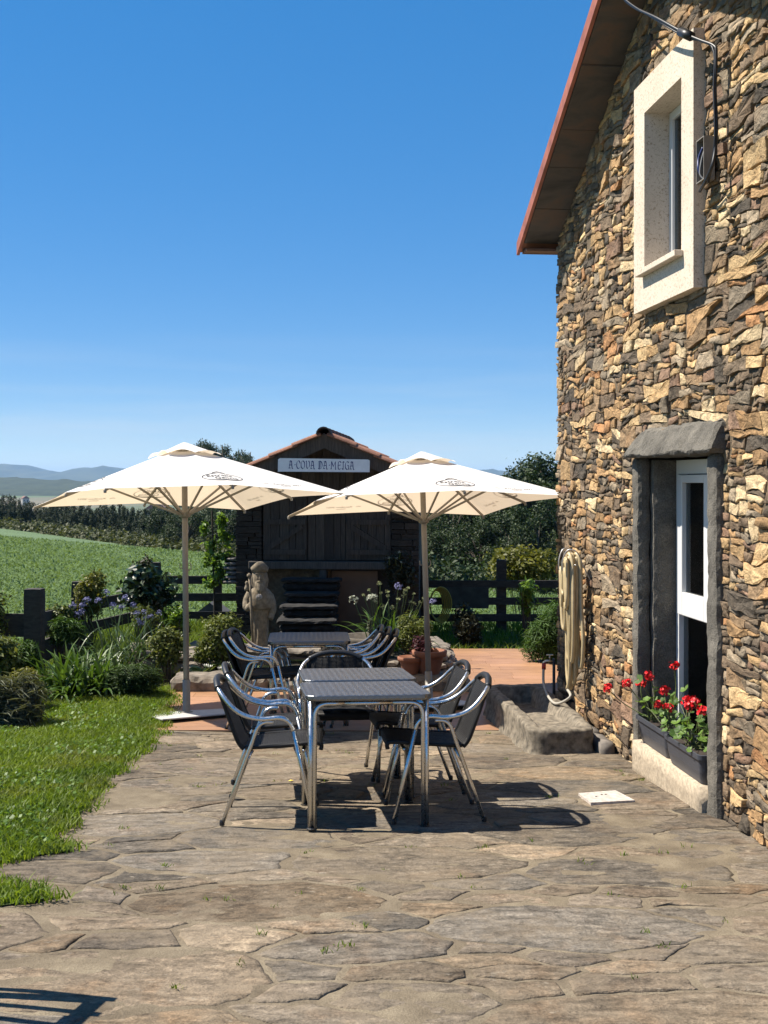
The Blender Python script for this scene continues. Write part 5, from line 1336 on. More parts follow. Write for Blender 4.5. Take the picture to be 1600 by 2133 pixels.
# ---- stone steps up to the granary
steps = thing('stone_steps', 'dark slate steps rising to the granary door', 'steps', (0, 0, 0))
m_step = simple('shade_dark_step_slate', (0.018, 0.0165, 0.015), 0.95, var=0.5, vscale=10, bmp=0.8)  # dark slate, base colour deepened further to stand in for shade
STP = [(575, 705, 1322, 14.15, 0.20), (573, 702, 1293, 14.38, 0.36), (580, 705, 1268, 14.6, 0.52), (588, 708, 1238, 14.82, 0.66), (582, 714, 1207, 15.0, 0.83)]
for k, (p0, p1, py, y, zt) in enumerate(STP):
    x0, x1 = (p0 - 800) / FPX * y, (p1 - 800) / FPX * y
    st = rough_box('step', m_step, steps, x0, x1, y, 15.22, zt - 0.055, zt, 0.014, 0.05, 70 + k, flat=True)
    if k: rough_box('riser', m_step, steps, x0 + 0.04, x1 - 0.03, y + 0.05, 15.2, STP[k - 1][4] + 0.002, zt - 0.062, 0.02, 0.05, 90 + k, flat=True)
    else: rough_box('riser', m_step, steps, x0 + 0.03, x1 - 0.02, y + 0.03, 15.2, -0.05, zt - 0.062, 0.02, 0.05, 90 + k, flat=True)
# ------------------------------------------------------------------ fences, pond, rocks, statue, pots
m_fence, nt, b = new_mat('dark_sleeper_wood')
w = wcoords(nt, (2, 2, 7)); n1 = noise(nt, w, 5, 5, 0.65, 0.6)
nt.links.new(ramp(nt, n1, [(0.3, (0.016, 0.013, 0.010)), (0.6, (0.045, 0.037, 0.028)), (0.8, (0.075, 0.062, 0.046))]), b.inputs['Base Color']); b.inputs['Roughness'].default_value = 0.9; bump(nt, b, n1, 0.5, 0.01)
def fence(label, posts, rails, group=None):
    """posts: (x, y, z0, z1, w); rails: (xa, ya, za, xb, yb, zb, height)"""
    t = thing('fence', label, 'fence', group=group)
    for k, (x, y, z0, z1, w_) in enumerate(posts): rough_box('post', m_fence, t, x - w_ / 2, x + w_ / 2, y - w_ / 2, y + w_ / 2, z0, z1, 0.004, 0.10, 200 + k, flat=True)
    for xa, ya, za, xb, yb, zb, h in rails: MB().bar((xa, ya, za), (xb, yb, zb), 0.035, h).build('rail', m_fence, t, bevel=0.004)
fy = 16.4
fence('low dark three-rail fence at the back right beyond the terrace', [(1.67, fy, -0.5, 0.985, 0.14), (4.4, fy, -0.5, 0.98, 0.14), (0.55, fy + .05, -0.5, 0.9, 0.13)],
      [(0.42, fy - .09, z, 5.6, fy - .09, z, 0.105) for z in (0.642, 0.40, 0.165)])
fence('dark rail fence at the back left beside the granary', [(at(455, 1200, 16.4)[0], fy, -0.5, 0.86, 0.10), (-3.25, fy, -0.5, 0.95, 0.14)], [(-3.3, fy - .08, 0.70, -1.95, fy - .08, 0.70, 0.115), (-3.3, fy - .08, 0.455, -1.95, fy - .08, 0.455, 0.11), (-3.3, fy - .08, 0.20, -1.95, fy - .08, 0.20, 0.10)])
fence('stout sleeper fence at the left edge between garden and field', [(-3.64, 12.0, -0.2, 0.985, 0.18), (-3.84, 14.5, -0.3, 0.84, 0.16)],
      [(-6.2, 11.6, 0.68, -3.70, 11.98, 0.60, 0.24), (-6.2, 11.6, 0.34, -3.70, 11.98, 0.28, 0.26), (-3.66, 12.1, 0.60, -3.83, 14.4, 0.44, 0.22), (-3.66, 12.1, 0.28, -3.83, 14.4, 0.16, 0.24), (-3.84, 14.6, 0.50, -3.30, 16.3, 0.52, 0.14), (-3.84, 14.6, 0.22, -3.30, 16.3, 0.24, 0.14)])
o = MB().box(0.82, 1.48, fy - 0.13, fy - 0.11, 0.30, 0.60).build('notice_board', simple('mossy_grey_board', (0.045, 0.05, 0.04), 0.9, var=0.5, vscale=7, bmp=0.3)); tag(o, 'mossy grey board fixed to the back right fence', 'board')
yh_ = thing('coiled_hose', 'yellow hose coiled over the back right fence near the granary', 'hose')
ph = []
for k in range(6):
    for i in range(12):
        a = 2 * PI * i / 12; ph.append((0.74 + 0.012 * k + (0.09 + 0.012 * k) * math.cos(a), fy - 0.15 - 0.012 * k, 0.36 + (0.20 + 0.01 * k) * math.sin(a)))
MB().tube(crom(ph, 2), 0.010, 6).build('coil', simple('yellow_hose', (0.42, 0.32, 0.04), 0.5), yh_, True)
# little slate-roofed hut beyond the left fence
hut = thing('well_house', 'small pitched slate roof just behind the back left fence', 'well house', (-2.62, 17.6, -0.35))
MB().box(-0.22, 0.22, -0.2, 0.2, -0.6, 0.42).build('base', m_curb, hut)
MB().prism([(-0.30, 0.40), (0.30, 0.40), (0.0, 0.62)], lambda p, q, t: (p, t, q), -0.28, 0.28).build('roof', simple('hut_slate', (0.10, 0.10, 0.105), 0.8, var=0.3, vscale=12), hut)

# ---- pond with slate edging
m_pslab = simple('grey_brown_slate_slab', (0.20, 0.17, 0.135), 0.93, var=0.45, vscale=11, bmp=0.8)
edge = bpy.data.objects.new('pond_edging', None); COL.objects.link(edge); tag(edge, 'rough slate slabs edging the small pond behind the rear table', 'pond edging')
rp = random.Random(12)
x = -2.12; k = 0
while x < 0.86:
    L = (0.98, 0.62, 0.7, 0.55, 0.42)[k % 5]; x1 = min(x + L, 0.88)
    rough_box('slab', m_pslab, edge, x, x1 - 0.012, 11.41 + rp.uniform(-.02, .03), 11.80 + rp.uniform(-.05, .1), -0.03, 0.135 + rp.uniform(-.02, .03), 0.02, 0.04, 100 + k, flat=True); x = x1; k += 1
for k, (px, py, y, wx, wy, th) in enumerate(((375, 1362, 12.6, 0.62, 0.35, 0.06), (350, 1348, 13.0, 0.7, 0.4, 0.07), (395, 1340, 13.3, 0.55, 0.3, 0.06), (315, 1340, 13.0, 0.45, 0.35, 0.06), (450, 1335, 13.5, 0.6, 0.35, 0.07), (540, 1346, 12.95, 0.55, 0.42, 0.09), (610, 1350, 13.3, 0.5, 0.3, 0.07), (640, 1345, 13.5, 0.6, 0.35, 0.08), (700, 1342, 13.3, 0.4, 0.3, 0.06), (480, 1352, 13.0, 0.5, 0.35, 0.07), (330, 1356, 12.55, 0.4, 0.3, 0.05))):
    cx, cy, cz = at(px, py, y)
    o = rough_box('slab', m_pslab, edge, -wx / 2, wx / 2, -wy / 2, wy / 2, -th, 0, 0.016, 0.045, 130 + k, flat=True); o.location = (cx, cy, cz); o.rotation_euler = (rp.uniform(-.06, .06), rp.uniform(-.06, .06), rp.uniform(-.5, .5))
    o = rough_box('slab', m_pslab, edge, -wx / 2 - .01, wx / 2 + .02, -wy / 2 - .01, wy / 2, -0.03, cz - th - .004, 0.025, 0.06, 160 + k, flat=True); o.location = (cx, cy + .03, 0); o.rotation_euler = (0, 0, rp.uniform(-.4, .4))
m_water, nt, b = new_mat('pond_water'); b.inputs['Base Color'].default_value = (0.012, 0.018, 0.008, 1); b.inputs['Roughness'].default_value = 0.06
n1 = noise(nt, wcoords(nt), 9, 2); bump(nt, b, n1, 0.08, 0.01)
o = MB().add([(-2.05, 11.75, 0.07), (0.2, 11.75, 0.07), (0.2, 13.1, 0.07), (-2.05, 13.1, 0.07)], [(0, 1, 2, 3)]).build('pond', m_water); o['kind'] = 'structure'
m_lily = leaf_mat('lily_pads', (0.06, 0.11, 0.03), (0.30, 0.36, 0.14), 0.2, 0.35)
lily = thing('water_lily', 'round lily pads and white lily flowers crowding the pond edge', 'water lily')
for k in range(34):
    cx, cy = rp.uniform(-2.0, -1.35), rp.uniform(11.84, 12.5); r_ = rp.uniform(0.04, 0.085); mb = MB(); mb.col = (rp.random(),) * 3
    tx, ty = rp.gauss(0, .25), rp.gauss(0, .25); zc_ = 0.10 + rp.random() * 0.06; a0 = rp.uniform(0, 6.28)
    mb.add([(cx, cy, zc_)] + [(cx + r_ * math.cos(a0 + 5.8 * i / 10), cy + r_ * math.sin(a0 + 5.8 * i / 10), zc_ + r_ * (tx * math.cos(a0 + 5.8 * i / 10) + ty * math.sin(a0 + 5.8 * i / 10))) for i in range(11)], [(0, i, i + 1) for i in range(1, 11)]).build('pad', m_lily, lily)
m_wpet = simple('white_petal', (0.62, 0.62, 0.56), 0.6)
for k in range(6):
    cx, cy = rp.uniform(-1.95, -1.55), rp.uniform(11.82, 12.2); mb = MB()
    for i in range(9):
        a = 2 * PI * i / 9; r_ = 0.035; c_ = (cx + 0.5 * r_ * math.cos(a), cy + 0.5 * r_ * math.sin(a), 0.17); mb.add([(cx, cy, 0.155), (c_[0] - .012 * math.sin(a), c_[1] + .012 * math.cos(a), 0.172), (cx + r_ * math.cos(a), cy + r_ * math.sin(a), 0.195), (c_[0] + .012 * math.sin(a), c_[1] - .012 * math.cos(a), 0.172)], [(0, 1, 2, 3)])
    mb.build('flower', m_wpet, lily)

# ---- raised bed of stacked slates to the right of the pond
bed = bpy.data.objects.new('raised_bed', None); COL.objects.link(bed); tag(bed, 'curved raised flower bed walled with stacked slates beside the terrace', 'raised bed')
pathb = [(-0.1, 11.95), (0.25, 11.9), (0.55, 12.0), (0.70, 12.35), (0.74, 12.8), (0.72, 13.3), (0.62, 13.8)]
pts = crom([(x, y, 0) for x, y in pathb], 4)
for lay in range(4):
    for i in range(0, len(pts) - 2, 2):
        c_ = (pts[i] + pts[i + 2]) / 2; d = pts[i + 2] - pts[i]; L = d.length * 1.02
        o = rough_box('slate', m_pslab, bed, -L / 2, L / 2, -0.11, 0.11 + rp.uniform(0, .05), 0, 0.052, 0.014, 0.045, 300 + lay * 20 + i, flat=True)
        o.location = (c_.x - 0.03 * lay + rp.uniform(-.02, .02), c_.y + 0.02 * lay + rp.uniform(-.02, .02), 0.015 + 0.056 * lay); o.rotation_euler = (rp.uniform(-.04, .04), rp.uniform(-.04, .04), math.atan2(d.y, d.x) + rp.uniform(-.15, .15))
o = rough_box('bed_soil', m_soil, bed, -0.35, 0.62, 12.12, 14.0, 0.0, 0.2, 0.02, 0.12, 5)
m_bowl = simple('mossy_stone_bowl', (0.11, 0.095, 0.075), 0.95, var=0.45, vscale=16, bmp=0.9)
bowl = thing('stone_bowl', 'shallow round stone planter bowl behind the rear table', 'planter', (-0.16, 12.25, 0.22))
MB().lathe([(0.20, -0.2), (0.22, 0.0), (0.27, 0.10), (0.30, 0.20), (0.30, 0.235), (0.265, 0.235), (0.24, 0.17), (0.0, 0.16)], 22, closed=False).build('bowl', m_bowl, bowl, True)
m_terra = simple('terracotta', (0.24, 0.095, 0.05), 0.8, var=0.25, vscale=9, bmp=0.2)
def pot(label, x, y, z, s):
    t = thing('flower_pot', label, 'flower pot', (x, y, z))
    MB().lathe([(0.10 * s, 0), (0.145 * s, 0.17 * s), (0.15 * s, 0.19 * s), (0.175 * s, 0.19 * s), (0.18 * s, 0.245 * s), (0.155 * s, 0.25 * s), (0.145 * s, 0.21 * s), (0.0, 0.205 * s)], 20, closed=False).build('pot', m_terra, t, True)
    MB().lathe([(0.145 * s, 0.211 * s), (0.0, 0.218 * s)], 20, closed=False).build('soil', m_psoil, t)
pot('terracotta flower pot with a dark purple plant beside the right parasol', 0.46, 11.66, 0.14, 1.0)
pot('small terracotta pot half hidden behind the right parasol pole', 0.27, 11.64, 0.14, 0.75)

# ---- pilgrim statue
m_statue = simple('weathered_sandstone', (0.235, 0.19, 0.13), 0.95, var=0.35, vscale=22, bmp=0.6)
stx, sty, stz = at(541, 1345, 12.95); stz += 0.0
sta = thing('pilgrim_statue', 'weathered stone statue of a robed pilgrim with staff and hat', 'statue', (stx, sty, stz), R(8)); sta.scale = (0.9, 0.95, 1.0)
def ringbody(prof, n=36, fold=0.0):
    v = []
    for z, rx, ry, cx, cy, fd in prof:
        for k in range(n):
            a = 2 * PI * k / n; m_ = 1 + fd * (math.sin(7 * a + 3 * z) * 0.6 + 0.4 * math.sin(13 * a - 5 * z)); v.append((cx + rx * math.cos(a) * m_, cy + ry * math.sin(a) * m_, z))
    m = len(prof); f = [(i * n + k, i * n + (k + 1) % n, (i + 1) * n + (k + 1) % n, (i + 1) * n + k) for i in range(m - 1) for k in range(n)] + [tuple(reversed(range(n))), tuple((m - 1) * n + k for k in range(n))]
    return v, f
mb = MB()
mb.add(*ringbody([(0.0, .105, .09, 0, 0, .02), (0.02, .108, .092, 0, 0, .05), (0.12, .102, .088, 0, 0, .11), (0.28, .106, .088, 0, 0, .11), (0.38, .116, .092, 0.004, 0, .07), (0.41, .122, .096, 0.006, 0, .05), (0.425, .162, .118, 0.012, 0, .02), (0.46, .170, .122, 0.012, 0, .01), (0.54, .162, .118, .01, 0, .01), (0.60, .138, .106, .008, 0, .01), (0.635, .105, .094, .004, -.004, 0), (0.655, .084, .086, .0, -.01, 0), (0.68, .080, .084, 0, -.014, .02), (0.72, .084, .088, 0, -.018, .03), (0.77, .086, .090, 0, -.018, .03), (0.81, .084, .088, 0, -.016, 0), (0.84, .078, .082, 0, -.012, 0), (0.87, .05, .05, 0, -.01, 0), (0.885, .02, .02, 0, -.01, 0)]))
mb.add(*ringbody([(0.60, .012, .012, 0, -.125, 0), (0.635, .040, .034, 0, -.108, .09), (0.68, .060, .040, 0, -.088, .10), (0.715, .062, .038, 0, -.076, .07), (0.735, .05, .022, 0, -.072, 0)]))   # beard
mb.lathe([(0.001, 0), (0.012, 0.004), (0.014, 0.022), (0.007, 0.05), (0.001, 0.055)], 8, (0, -0.108, 0.745))                    # nose
mb.tube([(-0.055, -0.088, 0.815), (-0.02, -0.104, 0.822), (0.02, -0.104, 0.822), (0.055, -0.088, 0.815)], 0.009, 6)              # brow
mb.tube([(-0.04, -0.10, 0.725), (0.0, -0.116, 0.735), (0.04, -0.10, 0.725)], 0.008, 6)                                          # moustache
for s_ in (-1, 1):
    mb.lathe([(0.001, 0), (0.010, 0.004), (0.010, 0.010), (0.001, 0.014)], 8, (s_ * 0.032, -0.095, 0.79)); mb.tube([(s_ * 0.078, -0.03, 0.82), (s_ * 0.092, -0.02, 0.74), (s_ * 0.08, -0.03, 0.66)], [0.014, 0.02, 0.016], 7)
# right arm to the staff, left arm across
mb.tube(crom([(-0.12, 0.0, 0.59), (-0.165, -0.02, 0.50), (-0.16, -0.07, 0.43), (-0.125, -0.115, 0.46)], 5), [0.05] * 5 + [0.046] * 5 + [0.036] * 5 + [0.026], 10)
mb.tube(crom([(0.12, 0.0, 0.57), (0.160, -0.01, 0.45), (0.150, -0.03, 0.36), (0.125, -0.06, 0.30)], 5), [0.052] * 5 + [0.048] * 5 + [0.038] * 5 + [0.026], 10)
for k in range(4): mb.tube([(-0.15 + 0.012, -0.10, 0.435 + 0.016 * k), (-0.122, -0.134, 0.438 + 0.016 * k), (-0.096, -0.118, 0.44 + 0.016 * k)], 0.0085, 6)
mb.tube([(-0.135, -0.10, 0.49), (-0.115, -0.12, 0.508)], 0.0085, 6)
body = mb.build('body', m_statue, sta, True)
rm = body.modifiers.new('remesh', 'REMESH'); rm.mode = 'VOXEL'; rm.voxel_size = 0.006; rm.use_smooth_shade = True
sm = body.modifiers.new('smooth', 'SMOOTH'); sm.iterations = 1; sm.factor = 0.5
hat = MB(); n = 28; v = []
for r_, z, up in ((0.082, 0.832, 0), (0.100, 0.834, 0.0), (0.114, 0.858, 0.082), (0.104, 0.862, 0.084), (0.084, 0.846, 0.02), (0.076, 0.88, 0), (0.052, 0.90, 0), (0.015, 0.908, 0)):
    for k in range(n):
        a = 2 * PI * k / n; fr_ = max(0, math.cos(a + PI / 2)); v.append((r_ * math.cos(a) * 1.0, -0.012 + r_ * math.sin(a) * (1 - 0.35 * fr_ * (up > 0)), z + up * (0.12 + 0.95 * fr_ ** 1.6 + 0.12 * abs(math.cos(a)) ** 8)))
f = [(i * n + k, i * n + (k + 1) % n, (i + 1) * n + (k + 1) % n, (i + 1) * n + k) for i in range(7) for k in range(n)] + [tuple(7 * n + k for k in range(n))]
hat.add(v, f).build('hat', m_statue, sta, True)
st = MB(); st.tube([(-0.085, -0.125, 0.0), (-0.108, -0.14, 0.40), (-0.130, -0.14, 0.79)], 0.0155, 8); st.lathe([(0.005, -0.02), (0.026, 0.0), (0.028, 0.02), (0.005, 0.04)], 10, (-0.135, -0.14, 0.79)); st.build('staff', m_statue, sta, True)
MB().lathe([(0.005, -0.075), (0.026, -0.065), (0.032, -0.04), (0.02, -0.015), (0.014, 0.0), (0.021, 0.018), (0.014, 0.035), (0.004, 0.04)], 12, (-0.163, -0.13, 0.70)).build('gourd', m_statue, sta, True)
sh = MB(); v = [(0.0, 0, -0.036)]; nn = 18
for i in range(nn + 1):
    a = R(-35 + 250 * i / nn); v.append((0.036 * math.cos(a), -0.006 * (i % 2), 0.034 * math.sin(a)))
v.append((0, -0.016, 0)); sh.add([(x * 1.15 - 0.012, y - 0.138, z + 0.562) for x, y, z in v], [(0, i, i + 1) for i in range(1, nn + 1)] + [(len(v) - 1, i + 1, i) for i in range(1, nn + 1)])
sh.build('shell_badge', simple('pale_shell', (0.42, 0.38, 0.34), 0.6), sta)
# ------------------------------------------------------------------ plants
def leaf_cloud(n, blobs, size, r, aspect=0.5, up=0.35, shell=0.55, droop=0.0, fold=0.25):
    """n leaves (folded diamonds) spread through ellipsoid blobs [(cx,cy,cz,rx,ry,rz)], denser towards the skin"""
    B = np.array(blobs, float); vol = (B[:, 3] * B[:, 4] * B[:, 5]) ** 0.75
    k = r.choice(len(B), n, p=vol / vol.sum()); d = r.normal(size=(n, 3)); d /= np.linalg.norm(d, axis=1)[:, None]
    rad = shell + (1 - shell) * r.random(n); rad *= 1 + 0.16 * r.normal(size=n)
    c = B[k, :3] + d * B[k, 3:] * rad[:, None]
    nrm = d * 0.6 + r.normal(size=(n, 3)) * 0.55 + np.array([0, 0, up]); nrm /= np.linalg.norm(nrm, axis=1)[:, None]
    t = np.cross(nrm, r.normal(size=(n, 3))); t /= np.linalg.norm(t, axis=1)[:, None]; t[:, 2] -= droop; t /= np.linalg.norm(t, axis=1)[:, None]
    s = np.cross(nrm, t); s /= np.linalg.norm(s, axis=1)[:, None]
    L = size * r.uniform(0.6, 1.35, n)[:, None]; W = L * aspect
    v = np.stack([c - t * L * .5, c - s * W * .5 + nrm * L * fold * .3, c + t * L * .5, c + s * W * .5 + nrm * L * fold * .3], 1).reshape(-1, 3)
    i = np.arange(n)[:, None] * 4; f = np.concatenate([i + [[0, 1, 2]], i + [[0, 2, 3]]])
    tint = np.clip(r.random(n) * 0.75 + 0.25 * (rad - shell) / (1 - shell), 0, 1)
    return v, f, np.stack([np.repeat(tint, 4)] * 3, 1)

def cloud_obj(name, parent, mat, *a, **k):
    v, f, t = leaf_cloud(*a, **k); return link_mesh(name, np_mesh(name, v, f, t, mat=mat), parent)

m_twig = simple('brown_twigs', (0.06, 0.045, 0.03), 0.9, var=0.3, vscale=30)
def twigs(parent, base, blobs, rr, n=14, r0=0.008, name='branches'):
    mb = MB()
    for _ in range(n):
        b = rr.choice(blobs); d = Vector((rr.gauss(0, 1), rr.gauss(0, 1), rr.gauss(0, 1))).normalized()
        tip = Vector(b[:3]) + Vector((d.x * b[3], d.y * b[4], d.z * b[5])) * 0.8; bs = Vector(base) + Vector((rr.uniform(-.04, .04), rr.uniform(-.04, .04), 0))
        mid = bs.lerp(tip, 0.5) + Vector((rr.uniform(-.05, .05), rr.uniform(-.05, .05), 0.05)); mb.tube(crom([bs, mid, tip], 3), [r0] * 3 + [r0 * .6] * 3 + [r0 * .3], 5)
    mb.build(name, m_twig, parent)

def shrub(name, label, px0, px1, py0, py1, y, mat, n, size, seed, nb=9, group=None, base=None, cat='shrub', depth=0.8, tw=12, **k):
    """a bush that fills the photo's box px0..px1, py0..py1 at distance y"""
    rr = random.Random(seed); r = np.random.default_rng(seed)
    x0, x1 = (px0 - 800) / FPX * y, (px1 - 800) / FPX * y; z1, z0 = CAMZ + (YH - py0) / FPX * y, CAMZ + (YH - py1) / FPX * y
    cx, cz, hw, hh = (x0 + x1) / 2, (z0 + z1) / 2, (x1 - x0) / 2, (z1 - z0) / 2
    t = thing(name, label, cat, (cx, y, gz(y) if base is None else base), group=group); zb = t.location.z
    blobs = []
    for i in range(nb):
        s = rr.uniform(0.32, 0.58); a = rr.uniform(0, 6.28); q = rr.uniform(0.0, 1.0) ** 0.5
        bx, by, bz = math.cos(a) * q * hw * (1 - s), math.sin(a) * q * hw * depth * (1 - s), (cz - zb) + rr.uniform(-1, 1) * hh * (1 - s)
        blobs.append((bx, by, bz, hw * s, hw * s * depth, hh * s))
    blobs.append((0, 0, cz - zb - 0.1 * hh, hw * .7, hw * .7 * depth, hh * .8))
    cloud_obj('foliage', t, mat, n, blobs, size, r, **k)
    if tw: twigs(t, (0, 0, 0), blobs, rr, tw)
    return t

def strap_clump(name, label, x, y, z, n, L, w, seed, mat, cat='plant', spread=1.0, group=None, parent=None):
    """arching strap leaves rising from one crown"""
    r = random.Random(seed); t = parent or thing(name, label, cat, (x, y, z), group=group); v = []; f = []; c = []
    for _ in range(n):
        a = r.uniform(0, 6.28); l = L * r.uniform(0.6, 1.15); el = R(r.uniform(28, 80)) ; ww = w * r.uniform(0.7, 1.2); ox, oy = r.gauss(0, 0.07) * spread, r.gauss(0, 0.07) * spread
        p = Vector((ox, oy, 0)); d = Vector((math.cos(a) * math.cos(el), math.sin(a) * math.cos(el), math.sin(el))); s = Vector((-math.sin(a), math.cos(a), 0)); o0 = len(v); ns = 6; tt = r.random(); dr = r.uniform(0.22, 0.46)
        for i in range(ns + 1):
            u = i / ns; wd = ww * (0.75 + 0.5 * u) * (1 - u ** 4) * 0.5 + 0.0008
            v += [tuple(p - s * wd), tuple(p - Vector((0, 0, wd * .5))), tuple(p + s * wd)]; c += [(tt, tt, tt)] * 3
            p = p + d * (l / ns); d = (d + Vector((0, 0, -dr * (0.4 + u)))).normalized()
        for i in range(ns):
            q = o0 + i * 3; f += [(q, q + 1, q + 4, q + 3), (q + 1, q + 2, q + 5, q + 4)]
    link_mesh('leaves', np_mesh('leaves', v, f, c, smooth=True, mat=mat), t); return t

m_petal_w = simple('cream_petals', (0.52, 0.54, 0.40), 0.6); m_petal_b = simple('lilac_petals', (0.22, 0.22, 0.42), 0.6); m_petal_bud = simple('pale_green_buds', (0.42, 0.46, 0.20), 0.6)
m_scape = simple('flower_stalk', (0.09, 0.14, 0.03), 0.6)
def umbel(t, base, tip, rad, mat, seed, n=26, ball=False):
    r = random.Random(seed); b, h = Vector(base), Vector(tip)
    st = MB().tube(crom([b, b.lerp(h, 0.5) + Vector((r.uniform(-.02, .02), r.uniform(-.02, .02), 0.02)), h], 4), 0.0038, 5).build('stalk', m_scape, t)
    mb = MB()
    for _ in range(n):
        d = Vector((r.gauss(0, 1), r.gauss(0, 1), r.gauss(0.55, 0.8))).normalized(); c = h + d * rad * r.uniform(0.75, 1.05)
        mb.tube([h, c], 0.0012, 3, False); e1 = d.orthogonal().normalized(); e2 = d.cross(e1); k = rad * (0.20 if ball else 0.34)
        for i in range(3 if ball else 5):
            a = 2 * PI * i / (3 if ball else 5); q = (e1 * math.cos(a) + e2 * math.sin(a)); s_ = d.cross(q)
            mb.add([c, c + q * k * .5 + s_ * k * .22 + d * k * .25, c + q * k + d * k * .35, c + q * k * .5 - s_ * k * .22 + d * k * .25], [(0, 1, 2, 3)])
    mb.build('flower_head', mat, t)

m_strap = leaf_mat('strap_leaves', (0.026, 0.065, 0.010), (0.10, 0.175, 0.032), 0.35, 0.45, 0.35)
m_strap2 = leaf_mat('grey_green_straps', (0.03, 0.06, 0.02), (0.095, 0.15, 0.055), 0.3, 0.4, 0.5)
m_camellia = leaf_mat('glossy_dark_leaves', (0.010, 0.026, 0.006), (0.026, 0.052, 0.014), 0.12, 0.36, 0.45)
m_yellowg = leaf_mat('yellow_green_leaves', (0.06, 0.075, 0.012), (0.19, 0.19, 0.03), 0.4, 0.5)
m_varieg = leaf_mat('variegated_leaves', (0.04, 0.075, 0.014), (0.19, 0.21, 0.055), 0.35, 0.45)
m_juniper = leaf_mat('juniper_needles', (0.016, 0.042, 0.010), (0.065, 0.115, 0.025), 0.2, 0.6)
m_feather = leaf_mat('feathery_green', (0.022, 0.062, 0.010), (0.075, 0.145, 0.026), 0.3, 0.6)
m_lav = leaf_mat('lavender_grey', (0.055, 0.075, 0.04), (0.17, 0.18, 0.12), 0.25, 0.7)
m_bright = leaf_mat('bright_fresh_leaves', (0.05, 0.11, 0.012), (0.18, 0.29, 0.045), 0.45, 0.4)
m_darkb = leaf_mat('dark_brownish_leaves', (0.014, 0.018, 0.008), (0.05, 0.05, 0.02), 0.2, 0.6)
m_purple = leaf_mat('purple_leaves', (0.02, 0.008, 0.012), (0.085, 0.022, 0.03), 0.3, 0.5)

# left bed
strap_clump('agapanthus', 'large clump of glossy green strap leaves at the edge of the lawn', -2.95, 11.25, 0, 360, 0.52, 0.032, 1, m_strap, spread=2.3)
t = strap_clump('agapanthus', 'strap-leaved clump with lilac blue flower heads behind the lawn', -2.72, 12.55, 0.1, 130, 0.62, 0.018, 2, m_strap2, spread=3.2)
for k, (px, py) in enumerate(((163, 1280), (172, 1262), (181, 1250), (205, 1252), (221, 1236), (235, 1262), (254, 1266), (170, 1275), (262, 1246), (151, 1262), (278, 1262))):
    p = Vector(at(px, py, 12.5)) - Vector(t.location); umbel(t, (p.x * 0.55, p.y, 0.1), p, 0.040, m_petal_b, 60 + k, 22)
sh_ = shrub('flowering_perennial', 'low mound of pale lilac flowers beside the glossy camellia', 262, 335, 1258, 1312, 12.9, m_varieg, 500, 0.05, 31, tw=6, cat='plant')
rr = random.Random(8)
for k in range(11):
    p = Vector(at(rr.uniform(282, 332), rr.uniform(1270, 1302), 12.75)) - Vector(sh_.location); umbel(sh_, (p.x, p.y + .05, 0.15), p, 0.032, m_petal_b, 90 + k, 14)
shrub('dwarf_juniper', 'low dense dark green juniper at the corner of the lawn', 186, 346, 1378, 1452, 11.15, m_juniper, 9000, 0.055, 3, nb=14, aspect=0.16, up=0.9, shell=0.5, tw=10)
shrub('lavender', 'grey lavender bush spilling over the left edge of the lawn', -60, 112, 1395, 1540, 9.75, m_lav, 5200, 0.12, 4, nb=10, aspect=0.07, up=1.2, shell=0.3, tw=10)
shrub('dwarf_conifer', 'small golden dwarf conifer above the lavender', 0, 98, 1388, 1478, 10.5, m_yellowg, 4200, 0.05, 5, aspect=0.25, up=0.7, tw=8)
shrub('camellia', 'dark glossy-leaved camellia in the left bed behind the parasol pole', 232, 384, 1165, 1292, 13.5, m_camellia, 1500, 0.085, 6, nb=16, aspect=0.55, up=0.5, shell=0.45, tw=24)
shrub('dark_bush', 'loose dark bush rising behind the camellia', 268, 330, 1148, 1215, 14.2, m_darkb, 650, 0.06, 7, shell=0.2, tw=14, base=0.0)
shrub('golden_privet', 'yellow-green shrub on the second fence post at the left', 140, 240, 1184, 1290, 14.2, m_yellowg, 2800, 0.045, 8, tw=14, cat='shrub')
shrub('variegated_euonymus', 'rounded yellow-variegated bush left of the pilgrim statue', 398, 515, 1272, 1392, 12.45, m_varieg, 5200, 0.042, 9, nb=13, tw=14)
shrub('low_fern', 'low bright green fern on the pond rocks', 316, 402, 1290, 1338, 13.4, m_varieg, 900, 0.055, 10, tw=6, cat='plant')
shrub('weeds', 'straggling yellow weeds on the sleeper fence at the far left', -60, 36, 1190, 1340, 11.9, m_yellowg, 900, 0.05, 12, shell=0.1, tw=22, cat='plant')
shrub('dark_bush', 'shaded dark bush growing below the sleeper fence', -60, 62, 1310, 1430, 11.3, m_varieg, 1800, 0.06, 13, tw=10)
v_ = thing('climbing_vine', 'bright green vine climbing a pole at the left end of the granary', 'vine', (at(445, 1200, 15.6)[0], 15.6, 0.0))
MB().tube([(0.02, 0, 0), (-0.02, 0, 1.7)], 0.012, 6).build('pole', m_twig, v_)
bl = [((px - 445) / FPX * 15.6, 0.0, CAMZ + (YH - py) / FPX * 15.6, rx, 0.12, rz_) for px, py, rx, rz_ in ((425, 1100, .07, .12), (462, 1085, .08, .14), (440, 1135, .12, .12), (470, 1120, .10, .13), (450, 1165, .15, .15), (475, 1160, .10, .12), (430, 1170, .08, .10), (458, 1195, .15, .14), (440, 1215, .12, .1))]
cloud_obj('foliage', v_, m_bright, 950, bl, 0.075, np.random.default_rng(14), aspect=0.62, up=0.3, shell=0.1)
shrub('hebe', 'rounded mid green bush between the strap-leaved clump and the pond', 300, 400, 1300, 1395, 12.0, m_varieg, 2600, 0.045, 41, nb=10, tw=10)
